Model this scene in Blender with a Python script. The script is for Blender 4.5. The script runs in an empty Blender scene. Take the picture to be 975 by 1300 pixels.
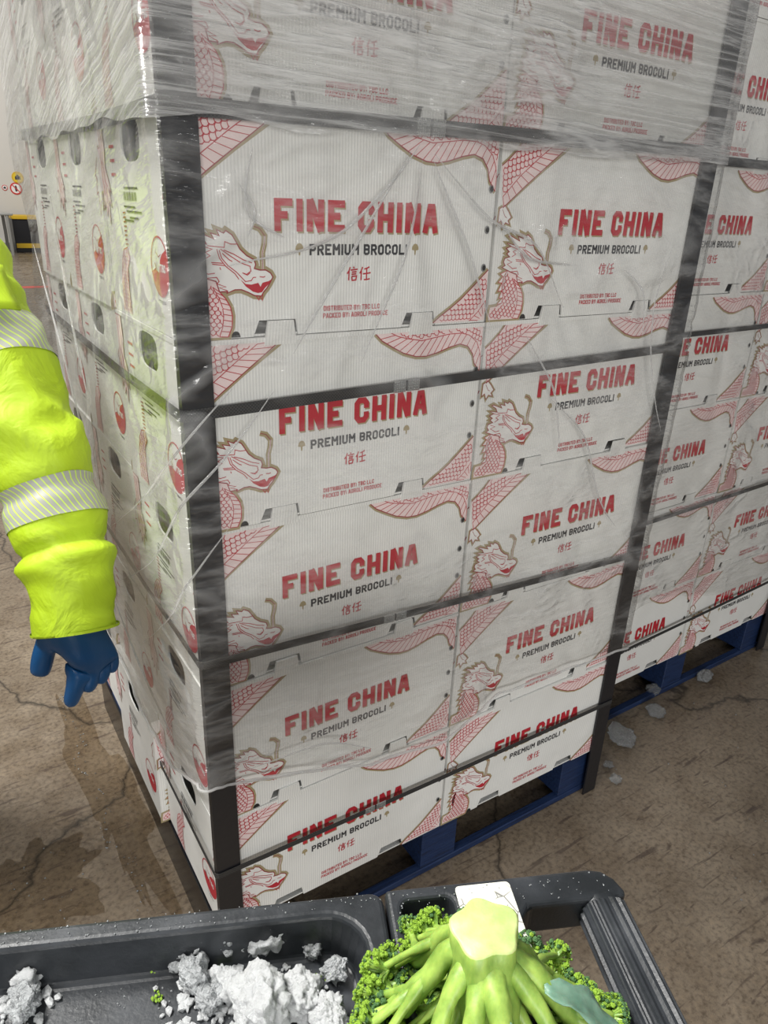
import bpy, bmesh, math, random
from mathutils import Vector, Matrix, noise
from mathutils.geometry import tessellate_polygon
random.seed(7)
S = bpy.context.scene
C = S.collection
PI = math.pi

# ------------------------------------------------------------------ camera
cam = bpy.data.cameras.new('camera'); co = bpy.data.objects.new('camera', cam); C.objects.link(co); S.camera = co
right = Vector((0.842716, -0.537104, 0.036728)); down = Vector((-0.183645, -0.350928, -0.918218)); fwd = Vector((0.506067, 0.767052, -0.394369))
M = Matrix((right, -down, -fwd)).transposed().to_4x4()
M.translation = Vector((-0.288514, -0.927527, 1.417365))
co.matrix_world = M
cam.sensor_fit = 'HORIZONTAL'; cam.sensor_width = 36; cam.lens = 36 * 920.37 / 975
cam.clip_start = .02; cam.clip_end = 100
cam.dof.use_dof = False
# ------------------------------------------------------------------ view, world
S.view_settings.view_transform = 'Standard'; S.view_settings.look = 'None'
S.view_settings.gamma = 1; S.view_settings.exposure = -0.08; S.view_settings.use_curve_mapping = False
w = bpy.data.worlds.new('world'); S.world = w; w.use_nodes = True
w.node_tree.nodes['Background'].inputs[0].default_value = (.93, .97, 1, 1)
w.node_tree.nodes['Background'].inputs[1].default_value = .19
# ------------------------------------------------------------------ warehouse lamps, added fill and glint lights
def area(name, loc, target, sx, sy, power, col=(1, 1, 1)):
    l = bpy.data.lights.new(name, 'AREA'); l.shape = 'RECTANGLE'; l.size = sx; l.size_y = sy; l.energy = power; l.color = col
    o = bpy.data.objects.new(name, l); C.objects.link(o); o.location = loc
    o.rotation_euler = (Vector(target) - Vector(loc)).to_track_quat('-Z', 'Y').to_euler()
    return o
area('ceiling_lamp_left', (-1.9, 1.7, 5.4), (-.5, .5, 0), 2.2, .5, 500, (1, .98, .94))
area('front_fill_light', (-2.4, -5.4, 1.75), (.3, 0, .9), 3.0, 1.3, 215, (1, .99, .96))  # added fill from behind the camera, brightens the carton fronts
area('ceiling_lamp_over_cart', (-1.6, -.6, 4.6), (-.3, -.4, .8), 1.6, .2, 85, (1, .98, .95))
area('film_glint_light', (2.4, -3.6, 4.4), (.6, 0, 1), 2.6, .12, 18, (1, .99, .97))  # added strip light, placed so the film wrinkles catch highlights
area('ceiling_lamp_far', (0, 14, 6), (1, 18, 1), 5, 1, 500, (1, .97, .92))

# ------------------------------------------------------------------ materials
def mat(name, col, rough=.5, metal=0, spec=.5, bump=None, **kw):
    m = bpy.data.materials.new(name); m.use_nodes = True
    b = m.node_tree.nodes['Principled BSDF']
    b.inputs['Base Color'].default_value = (*col, 1); b.inputs['Roughness'].default_value = rough
    b.inputs['Metallic'].default_value = metal; b.inputs['Specular IOR Level'].default_value = spec
    for k, v in kw.items(): b.inputs[k.replace('_', ' ')].default_value = v
    if bump:
        sc, st = bump
        nt = m.node_tree; n = nt.nodes.new('ShaderNodeTexNoise'); n.inputs['Scale'].default_value = sc; n.inputs['Detail'].default_value = 6
        tc = nt.nodes.new('ShaderNodeTexCoord'); nt.links.new(tc.outputs['Object'], n.inputs['Vector'])
        bp = nt.nodes.new('ShaderNodeBump'); bp.inputs['Strength'].default_value = st; bp.inputs['Distance'].default_value = .01
        nt.links.new(n.outputs['Fac'], bp.inputs['Height']); nt.links.new(bp.outputs[0], b.inputs['Normal'])
    return m
def nodes(m): return m.node_tree, m.node_tree.nodes, m.node_tree.links, m.node_tree.nodes['Principled BSDF']
def ramp(nt, fac, stops):
    r = nt.nodes.new('ShaderNodeValToRGB'); e = r.color_ramp.elements
    while len(e) > 1: e.remove(e[-1])
    e[0].position = stops[0][0]; e[0].color = (*stops[0][1], 1)
    for p_, c_ in stops[1:]:
        k = e.new(p_); k.color = (*c_, 1)
    nt.links.new(fac, r.inputs[0]); return r.outputs[0]
def texnoise(nt, vec, scale, detail=5, rough=.55, dist=0):
    n = nt.nodes.new('ShaderNodeTexNoise'); n.inputs['Scale'].default_value = scale; n.inputs['Detail'].default_value = detail
    n.inputs['Roughness'].default_value = rough; n.inputs['Distortion'].default_value = dist
    if vec: nt.links.new(vec, n.inputs['Vector'])
    return n.outputs['Fac']
def mapping(nt, out, scale=(1, 1, 1), rot=(0, 0, 0), loc=(0, 0, 0)):
    mp = nt.nodes.new('ShaderNodeMapping'); mp.inputs['Scale'].default_value = scale; mp.inputs['Rotation'].default_value = rot; mp.inputs['Location'].default_value = loc
    nt.links.new(out, mp.inputs['Vector']); return mp.outputs[0]
def tcoord(nt, kind='Object'): return nt.nodes.new('ShaderNodeTexCoord').outputs[kind]
def mathn(nt, op, a, b=None, c=None):
    n = nt.nodes.new('ShaderNodeMath'); n.operation = op
    for i, v in enumerate((a, b, c)):
        if v is None: continue
        if isinstance(v, (int, float)): n.inputs[i].default_value = v
        else: nt.links.new(v, n.inputs[i])
    return n.outputs[0]
def mixc(nt, fac, a, b, mode='MIX'):
    n = nt.nodes.new('ShaderNodeMix'); n.data_type = 'RGBA'; n.blend_type = mode
    for i, v in ((0, fac), (6, a), (7, b)):
        if isinstance(v, (int, float)): n.inputs[i].default_value = v
        elif isinstance(v, tuple): n.inputs[i].default_value = (*v, 1)
        else: nt.links.new(v, n.inputs[i])
    return n.outputs[2]
def bumpn(nt, h, strength, dist, prev=None):
    b = nt.nodes.new('ShaderNodeBump'); b.inputs['Strength'].default_value = strength; b.inputs['Distance'].default_value = dist
    nt.links.new(h, b.inputs['Height'])
    if prev: nt.links.new(prev, b.inputs['Normal'])
    return b.outputs[0]

def corrugated():
    m = mat('corrugated_white_plastic', (.8, .8, .77), .42)
    nt, N, L, b = nodes(m)
    sep = nt.nodes.new('ShaderNodeSeparateXYZ'); L.new(tcoord(nt), sep.inputs[0])
    s = mathn(nt, 'ADD', sep.outputs[0], sep.outputs[1])
    s = mathn(nt, 'SINE', mathn(nt, 'MULTIPLY', s, 2 * PI / .0046))
    s01 = mathn(nt, 'MULTIPLY_ADD', s, .5, .5)
    col = mixc(nt, s01, (.74, .74, .725), (.86, .86, .835))
    n = texnoise(nt, tcoord(nt), 5, 3)
    col = mixc(nt, .25, col, ramp(nt, n, [(.35, (.7, .7, .67)), (.65, (.9, .9, .88))]), 'MULTIPLY')
    L.new(col, b.inputs['Base Color'])
    big = texnoise(nt, tcoord(nt), 7, 2)
    L.new(bumpn(nt, s01, .35, .0006, bumpn(nt, big, .5, .012)), b.inputs['Normal'])
    return m
M_box = corrugated()
M_red = mat('red_print', (.47, .02, .035), .5)
M_dred = mat('dark_red_print', (.30, .02, .03), .5)
M_gold = mat('gold_print', (.37, .30, .17), .5)
M_pink = mat('pale_pink_print', (.82, .66, .65), .5)
M_white = mat('white_print', (.8, .79, .77), .5)
M_blackp = mat('black_print', (.035, .035, .04), .5)
M_dark = mat('hole_shade', (.01, .01, .01), .8)  # flat near-black standing in for the shade inside small holes
M_rivet = mat('rivet_grey', (.25, .25, .25), .4)
M_post = mat('black_corner_board', (.012, .012, .015), .38, bump=(40, .08))
def strapmat():
    m = mat('black_woven_strap', (.02, .02, .022), .5)
    nt, N, L, b = nodes(m)
    ch = nt.nodes.new('ShaderNodeTexChecker'); ch.inputs['Scale'].default_value = 420; L.new(tcoord(nt), ch.inputs['Vector'])
    L.new(bumpn(nt, ch.outputs['Fac'], .6, .001), b.inputs['Normal'])
    L.new(mixc(nt, ch.outputs['Fac'], (.012, .012, .014), (.05, .05, .05)), b.inputs['Base Color'])
    return m
M_sidestrip = mat('glossy_black', (.004, .004, .006), .25)
M_strap = strapmat()
M_clip = mat('galvanised_clip', (.55, .56, .56), .3, .9)
def bluewood():
    m = mat('blue_painted_wood', (.012, .035, .13), .6)
    nt, N, L, b = nodes(m)
    n = texnoise(nt, mapping(nt, tcoord(nt), (3, 40, 40)), 4, 6)
    L.new(ramp(nt, n, [(.3, (.003, .010, .035)), (.55, (.007, .024, .085)), (.75, (.018, .035, .08))]), b.inputs['Base Color'])
    L.new(bumpn(nt, n, .3, .003), b.inputs['Normal'])
    return m
M_blue = bluewood()
def film(name, base, line, streak_scale, rot, gloss, cap, width=9):
    m = bpy.data.materials.new(name); m.use_nodes = True
    nt = m.node_tree; nt.nodes.clear(); L = nt.links
    out = nt.nodes.new('ShaderNodeOutputMaterial')
    uv = tcoord(nt, 'UV')
    def ridge(n_, k): return mathn(nt, 'MAXIMUM', mathn(nt, 'SUBTRACT', 1, mathn(nt, 'MULTIPLY', mathn(nt, 'ABSOLUTE', mathn(nt, 'SUBTRACT', n_, .5)), k)), 0)
    st = texnoise(nt, mapping(nt, uv, streak_scale, (0, 0, rot)), 1.0, 6, .62, .2)
    st2 = texnoise(nt, mapping(nt, uv, (streak_scale[0] * 1.6, streak_scale[1] * .45, 1), (0, 0, rot - .75)), 1.0, 4, .55, .3)
    big = texnoise(nt, uv, 3.4, 3)
    mask = ramp(nt, big, [(.40, (0, 0, 0)), (.62, (1, 1, 1))])
    r1 = ridge(st, width); r2 = mathn(nt, 'MULTIPLY', ridge(st2, width * 2.6), mask)
    lines = mathn(nt, 'MAXIMUM', mathn(nt, 'MULTIPLY', mathn(nt, 'POWER', r1, 3), .7), r2)
    haze = mathn(nt, 'ADD', base, mathn(nt, 'MULTIPLY', lines, line))
    hgt = mathn(nt, 'ADD', mathn(nt, 'MULTIPLY', r1, .5), mathn(nt, 'MULTIPLY', r2, 1.0))
    nrm = bumpn(nt, hgt, .9, .007)
    tr = nt.nodes.new('ShaderNodeBsdfTransparent'); tr.inputs[0].default_value = (.995, .995, .99, 1)
    df = nt.nodes.new('ShaderNodeBsdfDiffuse'); df.inputs[0].default_value = (.9, .9, .9, 1)
    tl = nt.nodes.new('ShaderNodeBsdfTranslucent'); tl.inputs[0].default_value = (.85, .85, .84, 1)
    dm = nt.nodes.new('ShaderNodeMixShader'); dm.inputs[0].default_value = .3; L.new(df.outputs[0], dm.inputs[1]); L.new(tl.outputs[0], dm.inputs[2])
    m1 = nt.nodes.new('ShaderNodeMixShader'); L.new(haze, m1.inputs[0]); L.new(tr.outputs[0], m1.inputs[1]); L.new(dm.outputs[0], m1.inputs[2])
    gl = nt.nodes.new('ShaderNodeBsdfGlossy'); gl.inputs['Roughness'].default_value = .14; L.new(nrm, gl.inputs['Normal'])
    lw = nt.nodes.new('ShaderNodeFresnel'); lw.inputs[0].default_value = 1.45; L.new(nrm, lw.inputs['Normal'])
    m2 = nt.nodes.new('ShaderNodeMixShader'); L.new(mathn(nt, 'MINIMUM', mathn(nt, 'MULTIPLY', lw.outputs[0], gloss), cap), m2.inputs[0])
    L.new(m1.outputs[0], m2.inputs[1]); L.new(gl.outputs[0], m2.inputs[2]); L.new(m2.outputs[0], out.inputs[0])
    return m
M_film = film('clear_stretch_film', .015, .30, (1.6, 7, 1), .95, 1.3, .42)
M_film_dense = film('layered_stretch_film', .10, .55, (1.4, 55, 1), 0, 1.4, .42, 7)
def hivis():
    m = mat('hi_vis_yellow_fabric', (.62, .90, .0), .62)
    nt, N, L, b = nodes(m)
    n1 = texnoise(nt, tcoord(nt), 14, 4, .5, .6)
    n2 = texnoise(nt, tcoord(nt), 900, 2)
    L.new(bumpn(nt, n2, .15, .001, bumpn(nt, n1, .55, .02)), b.inputs['Normal'])
    b.inputs['Base Color'].default_value = (.38, .54, .008, 1)
    return m
M_hivis = hivis()
def bandmat():
    m = mat('silver_reflective_band', (.36, .36, .33), .45)
    nt, N, L, b = nodes(m)
    uv = tcoord(nt, 'UV'); sep = nt.nodes.new('ShaderNodeSeparateXYZ'); L.new(uv, sep.inputs[0])
    s = mathn(nt, 'ADD', mathn(nt, 'MULTIPLY', sep.outputs[0], 44), mathn(nt, 'MULTIPLY', sep.outputs[1], 3.2))
    f = mathn(nt, 'FRACT', s)
    g = mathn(nt, 'GREATER_THAN', f, .78)
    L.new(mixc(nt, g, (.36, .37, .33), (.55, .75, .1)), b.inputs['Base Color'])
    return m
M_band = bandmat()
M_glove = mat('blue_rubber_glove', (.0, .065, .20), .42, bump=(25, .25))
M_skin = mat('skin', (.5, .3, .2), .5)
M_navy = mat('navy_work_trousers', (.02, .025, .045), .8, bump=(60, .2))
M_boot = mat('black_boot_rubber', (.015, .015, .015), .5)
M_hair = mat('dark_hair', (.03, .02, .015), .7)
def plastic():
    m = mat('black_textured_plastic', (.022, .024, .027), .42)
    nt, N, L, b = nodes(m)
    n = texnoise(nt, tcoord(nt), 260, 3); n2 = texnoise(nt, tcoord(nt), 18, 5)
    L.new(bumpn(nt, n, .25, .001), b.inputs['Normal'])
    L.new(ramp(nt, n2, [(.3, (.014, .016, .018)), (.6, (.03, .034, .04)), (.8, (.075, .08, .088))]), b.inputs['Base Color'])
    L.new(ramp(nt, n2, [(.3, (.28,) * 3), (.7, (.55,) * 3)]), b.inputs['Roughness'])
    return m
M_plastic = plastic()
M_drop = mat('drop_and_glint', (.5, .52, .53), .06, Transmission_Weight=.6, IOR=1.33)
def icemat():
    m = mat('ice', (.97, .99, 1.0), .10, Transmission_Weight=.12, IOR=1.31)
    nt, N, L, b = nodes(m)
    n = texnoise(nt, tcoord(nt), 650, 5, .7)
    L.new(bumpn(nt, n, 1.0, .004), b.inputs['Normal'])
    return m
M_ice = icemat()
M_wetice = mat('wet_ice', (.93, .96, .98), .10, Transmission_Weight=.42, IOR=1.31, bump=(400, 1.0))
M_clear = mat('clear_ice', (.93, .95, .96), .10, Transmission_Weight=.88, IOR=1.31, bump=(200, .8))
def stalkmat(name, a, bcol):
    m = mat(name, a, .42, Subsurface_Weight=.15, Subsurface_Scale=.01)
    nt, N, L, b = nodes(m)
    n = texnoise(nt, mapping(nt, tcoord(nt), (1, 1, .35)), 60, 5)
    L.new(ramp(nt, n, [(.35, bcol), (.6, a), (.8, tuple(min(1, c * 1.35) for c in a))]), b.inputs['Base Color'])
    L.new(bumpn(nt, n, .25, .003), b.inputs['Normal'])
    return m
M_stalk = stalkmat('broccoli_stalk_green', (.36, .52, .10), (.17, .30, .045))
M_cut = stalkmat('broccoli_cut_face', (.56, .66, .27), (.47, .60, .20))
M_bud = mat('broccoli_bud_green', (.30, .50, .045), .5, bump=(700, .6))
M_budd = mat('broccoli_bud_dark', (.09, .20, .07), .6, bump=(700, .6))
M_leaf = stalkmat('broccoli_leaf_grey_green', (.20, .34, .25), (.12, .24, .17))
def label_paper():
    m = mat('weathered_white_label', (.8, .79, .72), .5)
    nt, N, L, b = nodes(m)
    v = nt.nodes.new('ShaderNodeTexVoronoi'); v.feature = 'DISTANCE_TO_EDGE'; v.inputs['Scale'].default_value = 60; L.new(tcoord(nt), v.inputs['Vector'])
    mk = ramp(nt, texnoise(nt, tcoord(nt), 30, 2), [(.5, (0, 0, 0)), (.56, (1, 1, 1))])
    e = ramp(nt, v.outputs[0], [(0, (1, 1, 1)), (.05, (0, 0, 0))])
    L.new(mixc(nt, mixc(nt, 1, mk, e, 'MULTIPLY'), (.8, .79, .7), (.12, .12, .12)), b.inputs['Base Color'])
    return m
M_label = label_paper()
def floormat():
    m = mat('worn_wet_concrete', (.3, .25, .2), .4)
    nt, N, L, b = nodes(m)
    P = tcoord(nt)
    a = texnoise(nt, P, 1.3, 8, .6); c = texnoise(nt, P, 9, 8, .65); fine = texnoise(nt, P, 90, 5, .6)
    col = mixc(nt, ramp(nt, a, [(.3, (0, 0, 0)), (.7, (1, 1, 1))]), (.145, .112, .079), (.29, .237, .177))
    col = mixc(nt, .75, col, ramp(nt, c, [(.3, (.6, .55, .5)), (.6, (1, 1, 1)), (.8, (1.2, 1.17, 1.1))]), 'MULTIPLY')
    col = mixc(nt, .8, col, ramp(nt, fine, [(.32, (.45, .42, .4)), (.5, (.95, .95, .95)), (.72, (1.25, 1.22, 1.15))]), 'MULTIPLY')
    spk = texnoise(nt, P, 240, 2); col = mixc(nt, ramp(nt, spk, [(.66, (0, 0, 0)), (.70, (.7, .7, .7))]), col, (.05, .04, .03))
    # long thin scuffs
    for k, (rz, sc, th) in enumerate(((.5, (4, 60, 1), .635), (-.9, (9, 90, 1), .64), (1.3, (7, 40, 1), .65), (2.2, (22, 60, 1), .66))):
        s = texnoise(nt, mapping(nt, P, sc, (0, 0, rz), (k * 3.1, k, 0)), 1, 3, .5, .4)
        col = mixc(nt, ramp(nt, s, [(th, (0, 0, 0)), (th + .06, (.7, .7, .7))]), col, (.07, .05, .04))
    v = nt.nodes.new('ShaderNodeTexVoronoi'); v.feature = 'DISTANCE_TO_EDGE'; v.inputs['Scale'].default_value = .8
    wob = nt.nodes.new('ShaderNodeTexNoise'); wob.inputs['Scale'].default_value = 5; wob.inputs['Detail'].default_value = 8; L.new(P, wob.inputs['Vector'])
    vm = nt.nodes.new('ShaderNodeVectorMath'); vm.operation = 'MULTIPLY_ADD'; vm.inputs[1].default_value = (.22, .22, .22)
    L.new(wob.outputs['Color'], vm.inputs[0]); L.new(P, vm.inputs[2]); L.new(vm.outputs[0], v.inputs['Vector'])
    ck = ramp(nt, v.outputs[0], [(0, (1, 1, 1)), (.002, (.8, .8, .8)), (.005, (0, 0, 0))])
    col = mixc(nt, ck, col, (.05, .04, .03))
    L.new(col, b.inputs['Base Color'])
    L.new(ramp(nt, c, [(.35, (.18,) * 3), (.65, (.42,) * 3)]), b.inputs['Roughness'])
    h = mathn(nt, 'SUBTRACT', mathn(nt, 'ADD', mathn(nt, 'MULTIPLY', c, .6), mathn(nt, 'MULTIPLY', fine, .25)), mathn(nt, 'MULTIPLY', ck, .15))
    L.new(bumpn(nt, h, .5, .004), b.inputs['Normal'])
    return m
M_floor = floormat()
M_wall = mat('white_painted_wall', (.62, .60, .56), .6, bump=(3, .1))
M_yel = mat('yellow_paint', (.65, .42, .02), .5)
M_steel = mat('grey_steel', (.35, .35, .33), .4, .3)
M_redstripe = mat('red_stripe', (.7, .08, .06), .5)
def watermat():
    m = bpy.data.materials.new('standing_water'); m.use_nodes = True; nt = m.node_tree; nt.nodes.clear(); L = nt.links
    out = nt.nodes.new('ShaderNodeOutputMaterial'); t = nt.nodes.new('ShaderNodeBsdfTransparent'); t.inputs[0].default_value = (.88, .85, .80, 1)
    g = nt.nodes.new('ShaderNodeBsdfGlossy'); g.inputs['Roughness'].default_value = .06
    n = bumpn(nt, texnoise(nt, tcoord(nt), 40, 3), .35, .004); L.new(n, g.inputs['Normal'])
    f = nt.nodes.new('ShaderNodeFresnel'); f.inputs[0].default_value = 1.33; L.new(n, f.inputs['Normal'])
    m_ = nt.nodes.new('ShaderNodeMixShader'); L.new(f.outputs[0], m_.inputs[0]); L.new(t.outputs[0], m_.inputs[1]); L.new(g.outputs[0], m_.inputs[2]); L.new(m_.outputs[0], out.inputs[0])
    return m
M_water = watermat()

# ------------------------------------------------------------------ helpers
def link(name, me, mats, parent=None):
    o = bpy.data.objects.new(name, me); C.objects.link(o)
    if parent: o.parent = parent
    if mats and not me.materials:
        for m_ in (mats if isinstance(mats, (list, tuple)) else [mats]): me.materials.append(m_)
    return o
def build(name, bm, mats, parent=None, smooth=False, recalc=True):
    if recalc: bmesh.ops.recalc_face_normals(bm, faces=bm.faces)
    me = bpy.data.meshes.new(name); bm.to_mesh(me); bm.free()
    if smooth: me.polygons.foreach_set('use_smooth', [True] * len(me.polygons))
    return link(name, me, mats, parent)
def tag(o, label=None, cat=None, group=None, kind=None):
    if label: o['label'] = label
    if cat: o['category'] = cat
    if group: o['group'] = group
    if kind: o['kind'] = kind
    return o
def empty(name, loc=(0, 0, 0), rz=0):
    o = bpy.data.objects.new(name, None); C.objects.link(o); o.location = loc; o.rotation_euler = (0, 0, rz); o.empty_display_size = .05
    return o
def copy_tree(o, parent=None):
    c = o.copy(); C.objects.link(c); c.parent = parent
    for ch in list(o.children): copy_tree(ch, c)
    return c
def add_box(bm, lo, hi, mi=0):
    x0, y0, z0 = lo; x1, y1, z1 = hi
    v = [bm.verts.new(p) for p in ((x0, y0, z0), (x1, y0, z0), (x1, y1, z0), (x0, y1, z0), (x0, y0, z1), (x1, y0, z1), (x1, y1, z1), (x0, y1, z1))]
    for f in ((0, 3, 2, 1), (4, 5, 6, 7), (0, 1, 5, 4), (1, 2, 6, 5), (2, 3, 7, 6), (3, 0, 4, 7)):
        bm.faces.new([v[i] for i in f]).material_index = mi
def add_prism(bm, pts, z0, z1, mi=0):
    a = [bm.verts.new((x, y, z0)) for x, y in pts]; b = [bm.verts.new((x, y, z1)) for x, y in pts]
    n = len(pts)
    for i in range(n): bm.faces.new((a[i], a[(i + 1) % n], b[(i + 1) % n], b[i])).material_index = mi
    bm.faces.new(a[::-1]).material_index = mi; bm.faces.new(b).material_index = mi
def add_loft(bm, rings, n=20, caps=True, mi=0, uvl=None, wob=None, vlen=None):
    """rings: list of (center, ra, rb, tangent, side). Returns ring verts."""
    R_ = []
    for k, (c, ra, rb, tg, sd) in enumerate(rings):
        tg = Vector(tg).normalized(); sd = Vector(sd); sd = (sd - tg * sd.dot(tg)).normalized(); up = tg.cross(sd)
        r = []
        for i in range(n):
            a = 2 * PI * i / n; d = sd * math.cos(a) * ra + up * math.sin(a) * rb
            p_ = Vector(c) + d
            if wob: p_ += d.normalized() * wob(p_, k, a)
            r.append(bm.verts.new(p_))
        R_.append(r)
    for k in range(len(R_) - 1):
        for i in range(n):
            j = (i + 1) % n
            f = bm.faces.new((R_[k][i], R_[k][j], R_[k + 1][j], R_[k + 1][i])); f.material_index = mi
            if uvl:
                for lp, (uu, vv) in zip(f.loops, ((i, k), (i + 1, k), (i + 1, k + 1), (i, k + 1))): lp[uvl].uv = (uu / n, vv / (len(R_) - 1))
    if caps: bm.faces.new(R_[0][::-1]).material_index = mi; bm.faces.new(R_[-1]).material_index = mi
    return R_
def add_tube(bm, pts, rad, n=10, mi=0, wob=None):
    pts = [Vector(p_) for p_ in pts]; rings = []
    sd = Vector((0, 0, 1)).cross(pts[1] - pts[0])
    if sd.length < 1e-4: sd = Vector((1, 0, 0))
    for i, p_ in enumerate(pts):
        t = (pts[min(i + 1, len(pts) - 1)] - pts[max(i - 1, 0)])
        r = rad[i] if isinstance(rad, (list, tuple)) else rad
        rings.append((p_, r, r, t, sd))
    return add_loft(bm, rings, n, True, mi, wob=wob)
def catmull(pts, sub=6):
    P_ = [Vector(p_) for p_ in pts]; out = []
    for i in range(len(P_) - 1):
        a = P_[max(i - 1, 0)]; b = P_[i]; c = P_[i + 1]; d = P_[min(i + 2, len(P_) - 1)]
        for k in range(sub):
            t = k / sub
            out.append(.5 * ((2 * b) + (c - a) * t + (2 * a - 5 * b + 4 * c - d) * t * t + (3 * b - a - 3 * c + d) * t ** 3))
    out.append(P_[-1]); return out
def bevel(o, wdt, seg=2):
    m_ = o.modifiers.new('bevel', 'BEVEL'); m_.width = wdt; m_.segments = seg; m_.limit_method = 'ANGLE'; m_.harden_normals = False
    return o
def apply_mods(o):
    dg = bpy.context.evaluated_depsgraph_get(); dg.update()
    me = bpy.data.meshes.new_from_object(o.evaluated_get(dg)); o.modifiers.clear(); o.data = me
def cut(o, cutters):
    for c in cutters:
        m_ = o.modifiers.new('cut', 'BOOLEAN'); m_.operation = 'DIFFERENCE'; m_.object = c; m_.solver = 'EXACT'
    apply_mods(o)
    for c in cutters: bpy.data.objects.remove(c, do_unlink=True)

# ------------------------------------------------------------------ flat print (x right, z up, in mm on the panel; layer lifts it off)
class Print:
    def __init__(self): self.bm = bmesh.new(); self.k = 0
    def v(self, x, z, l): return self.bm.verts.new((x * .001, -.0004 - l * .00022, z * .001))
    def poly(self, pts, l, mi):
        vs = [self.v(x, z, l) for x, z in pts]
        for t in tessellate_polygon([[Vector((x, z, 0)) for x, z in pts]]):
            try: self.bm.faces.new([vs[i] for i in t]).material_index = mi
            except ValueError: pass
    def line(self, pts, wd, l, mi, closed=False):
        self.k += 1; l = l + .12 * (self.k % 6)
        P_ = [Vector(p_) for p_ in pts]
        if closed: P_ = P_ + [P_[0]]
        n = len(P_); prev = None; first = None
        for i in range(n):
            a = P_[i] - P_[i - 1] if i > 0 else (P_[0] - P_[-2] if closed else P_[1] - P_[0])
            b = P_[i + 1] - P_[i] if i < n - 1 else (P_[1] - P_[0] if closed else a)
            a = a.normalized(); b = b.normalized(); t = (a + b)
            t = t.normalized() if t.length > 1e-3 else a
            nn = Vector((-t.y, t.x)); k = min(1 / max(.35, nn.dot(Vector((-a.y, a.x)))), 2)
            w2 = wd / 2 * k
            q = (self.v(*(P_[i] + nn * w2), l), self.v(*(P_[i] - nn * w2), l))
            if prev: self.bm.faces.new((prev[0], prev[1], q[1], q[0])).material_index = mi
            prev = q
    def disc(self, x, z, rx, rz, l, mi, n=20): self.poly([(x + rx * math.cos(2 * PI * i / n), z + rz * math.sin(2 * PI * i / n)) for i in range(n)], l, mi)
def inside(pt, poly):
    x, y = pt; r = False; n = len(poly)
    for i in range(n):
        x1, y1 = poly[i]; x2, y2 = poly[i - 1]
        if (y1 > y) != (y2 > y) and x < (x2 - x1) * (y - y1) / (y2 - y1) + x1: r = not r
    return r
def scales(pr, poly, cell, ang, l, mi, wd=1.0):
    xs = [p_[0] for p_ in poly]; ys = [p_[1] for p_ in poly]; cx = sum(xs) / len(xs); cy = sum(ys) / len(ys)
    R2 = max(max(xs) - min(xs), max(ys) - min(ys)); n = int(R2 / cell) + 3
    ca, sa = math.cos(ang), math.sin(ang)
    for j in range(-n, n):
        for i in range(-n, n):
            x0 = (i + .5 * (j % 2)) * cell; y0 = j * cell * .62
            arc = [(x0, y0), (x0 + .08 * cell, y0 - .5 * cell), (x0 + .5 * cell, y0 - .8 * cell), (x0 + .92 * cell, y0 - .5 * cell), (x0 + cell, y0)]
            arc = [(cx + x * ca - y * sa, cy + x * sa + y * ca) for x, y in arc]
            ok = [inside(a, poly) for a in arc]
            if all(ok): pr.line(arc, wd, l, mi)
            elif all(ok[:3]): pr.line(arc[:3], wd, l, mi)
            elif all(ok[2:]): pr.line(arc[2:], wd, l, mi)
def resample(pts, n):
    P_ = [Vector(p_) for p_ in pts]; L_ = [0]
    for a, b in zip(P_, P_[1:]): L_.append(L_[-1] + (b - a).length)
    out = []
    for k in range(n):
        t = L_[-1] * k / (n - 1); i = max(j for j in range(len(L_)) if L_[j] <= t + 1e-9); i = min(i, len(P_) - 2)
        out.append(P_[i].lerp(P_[i + 1], (t - L_[i]) / max(1e-9, L_[i + 1] - L_[i])))
    return out
def belly(pr, outer, inner, n, l, mi, wd=1.0):
    for a, b in zip(resample(outer, n), resample(inner, n)): pr.line([a, b], wd, l, mi)
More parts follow.
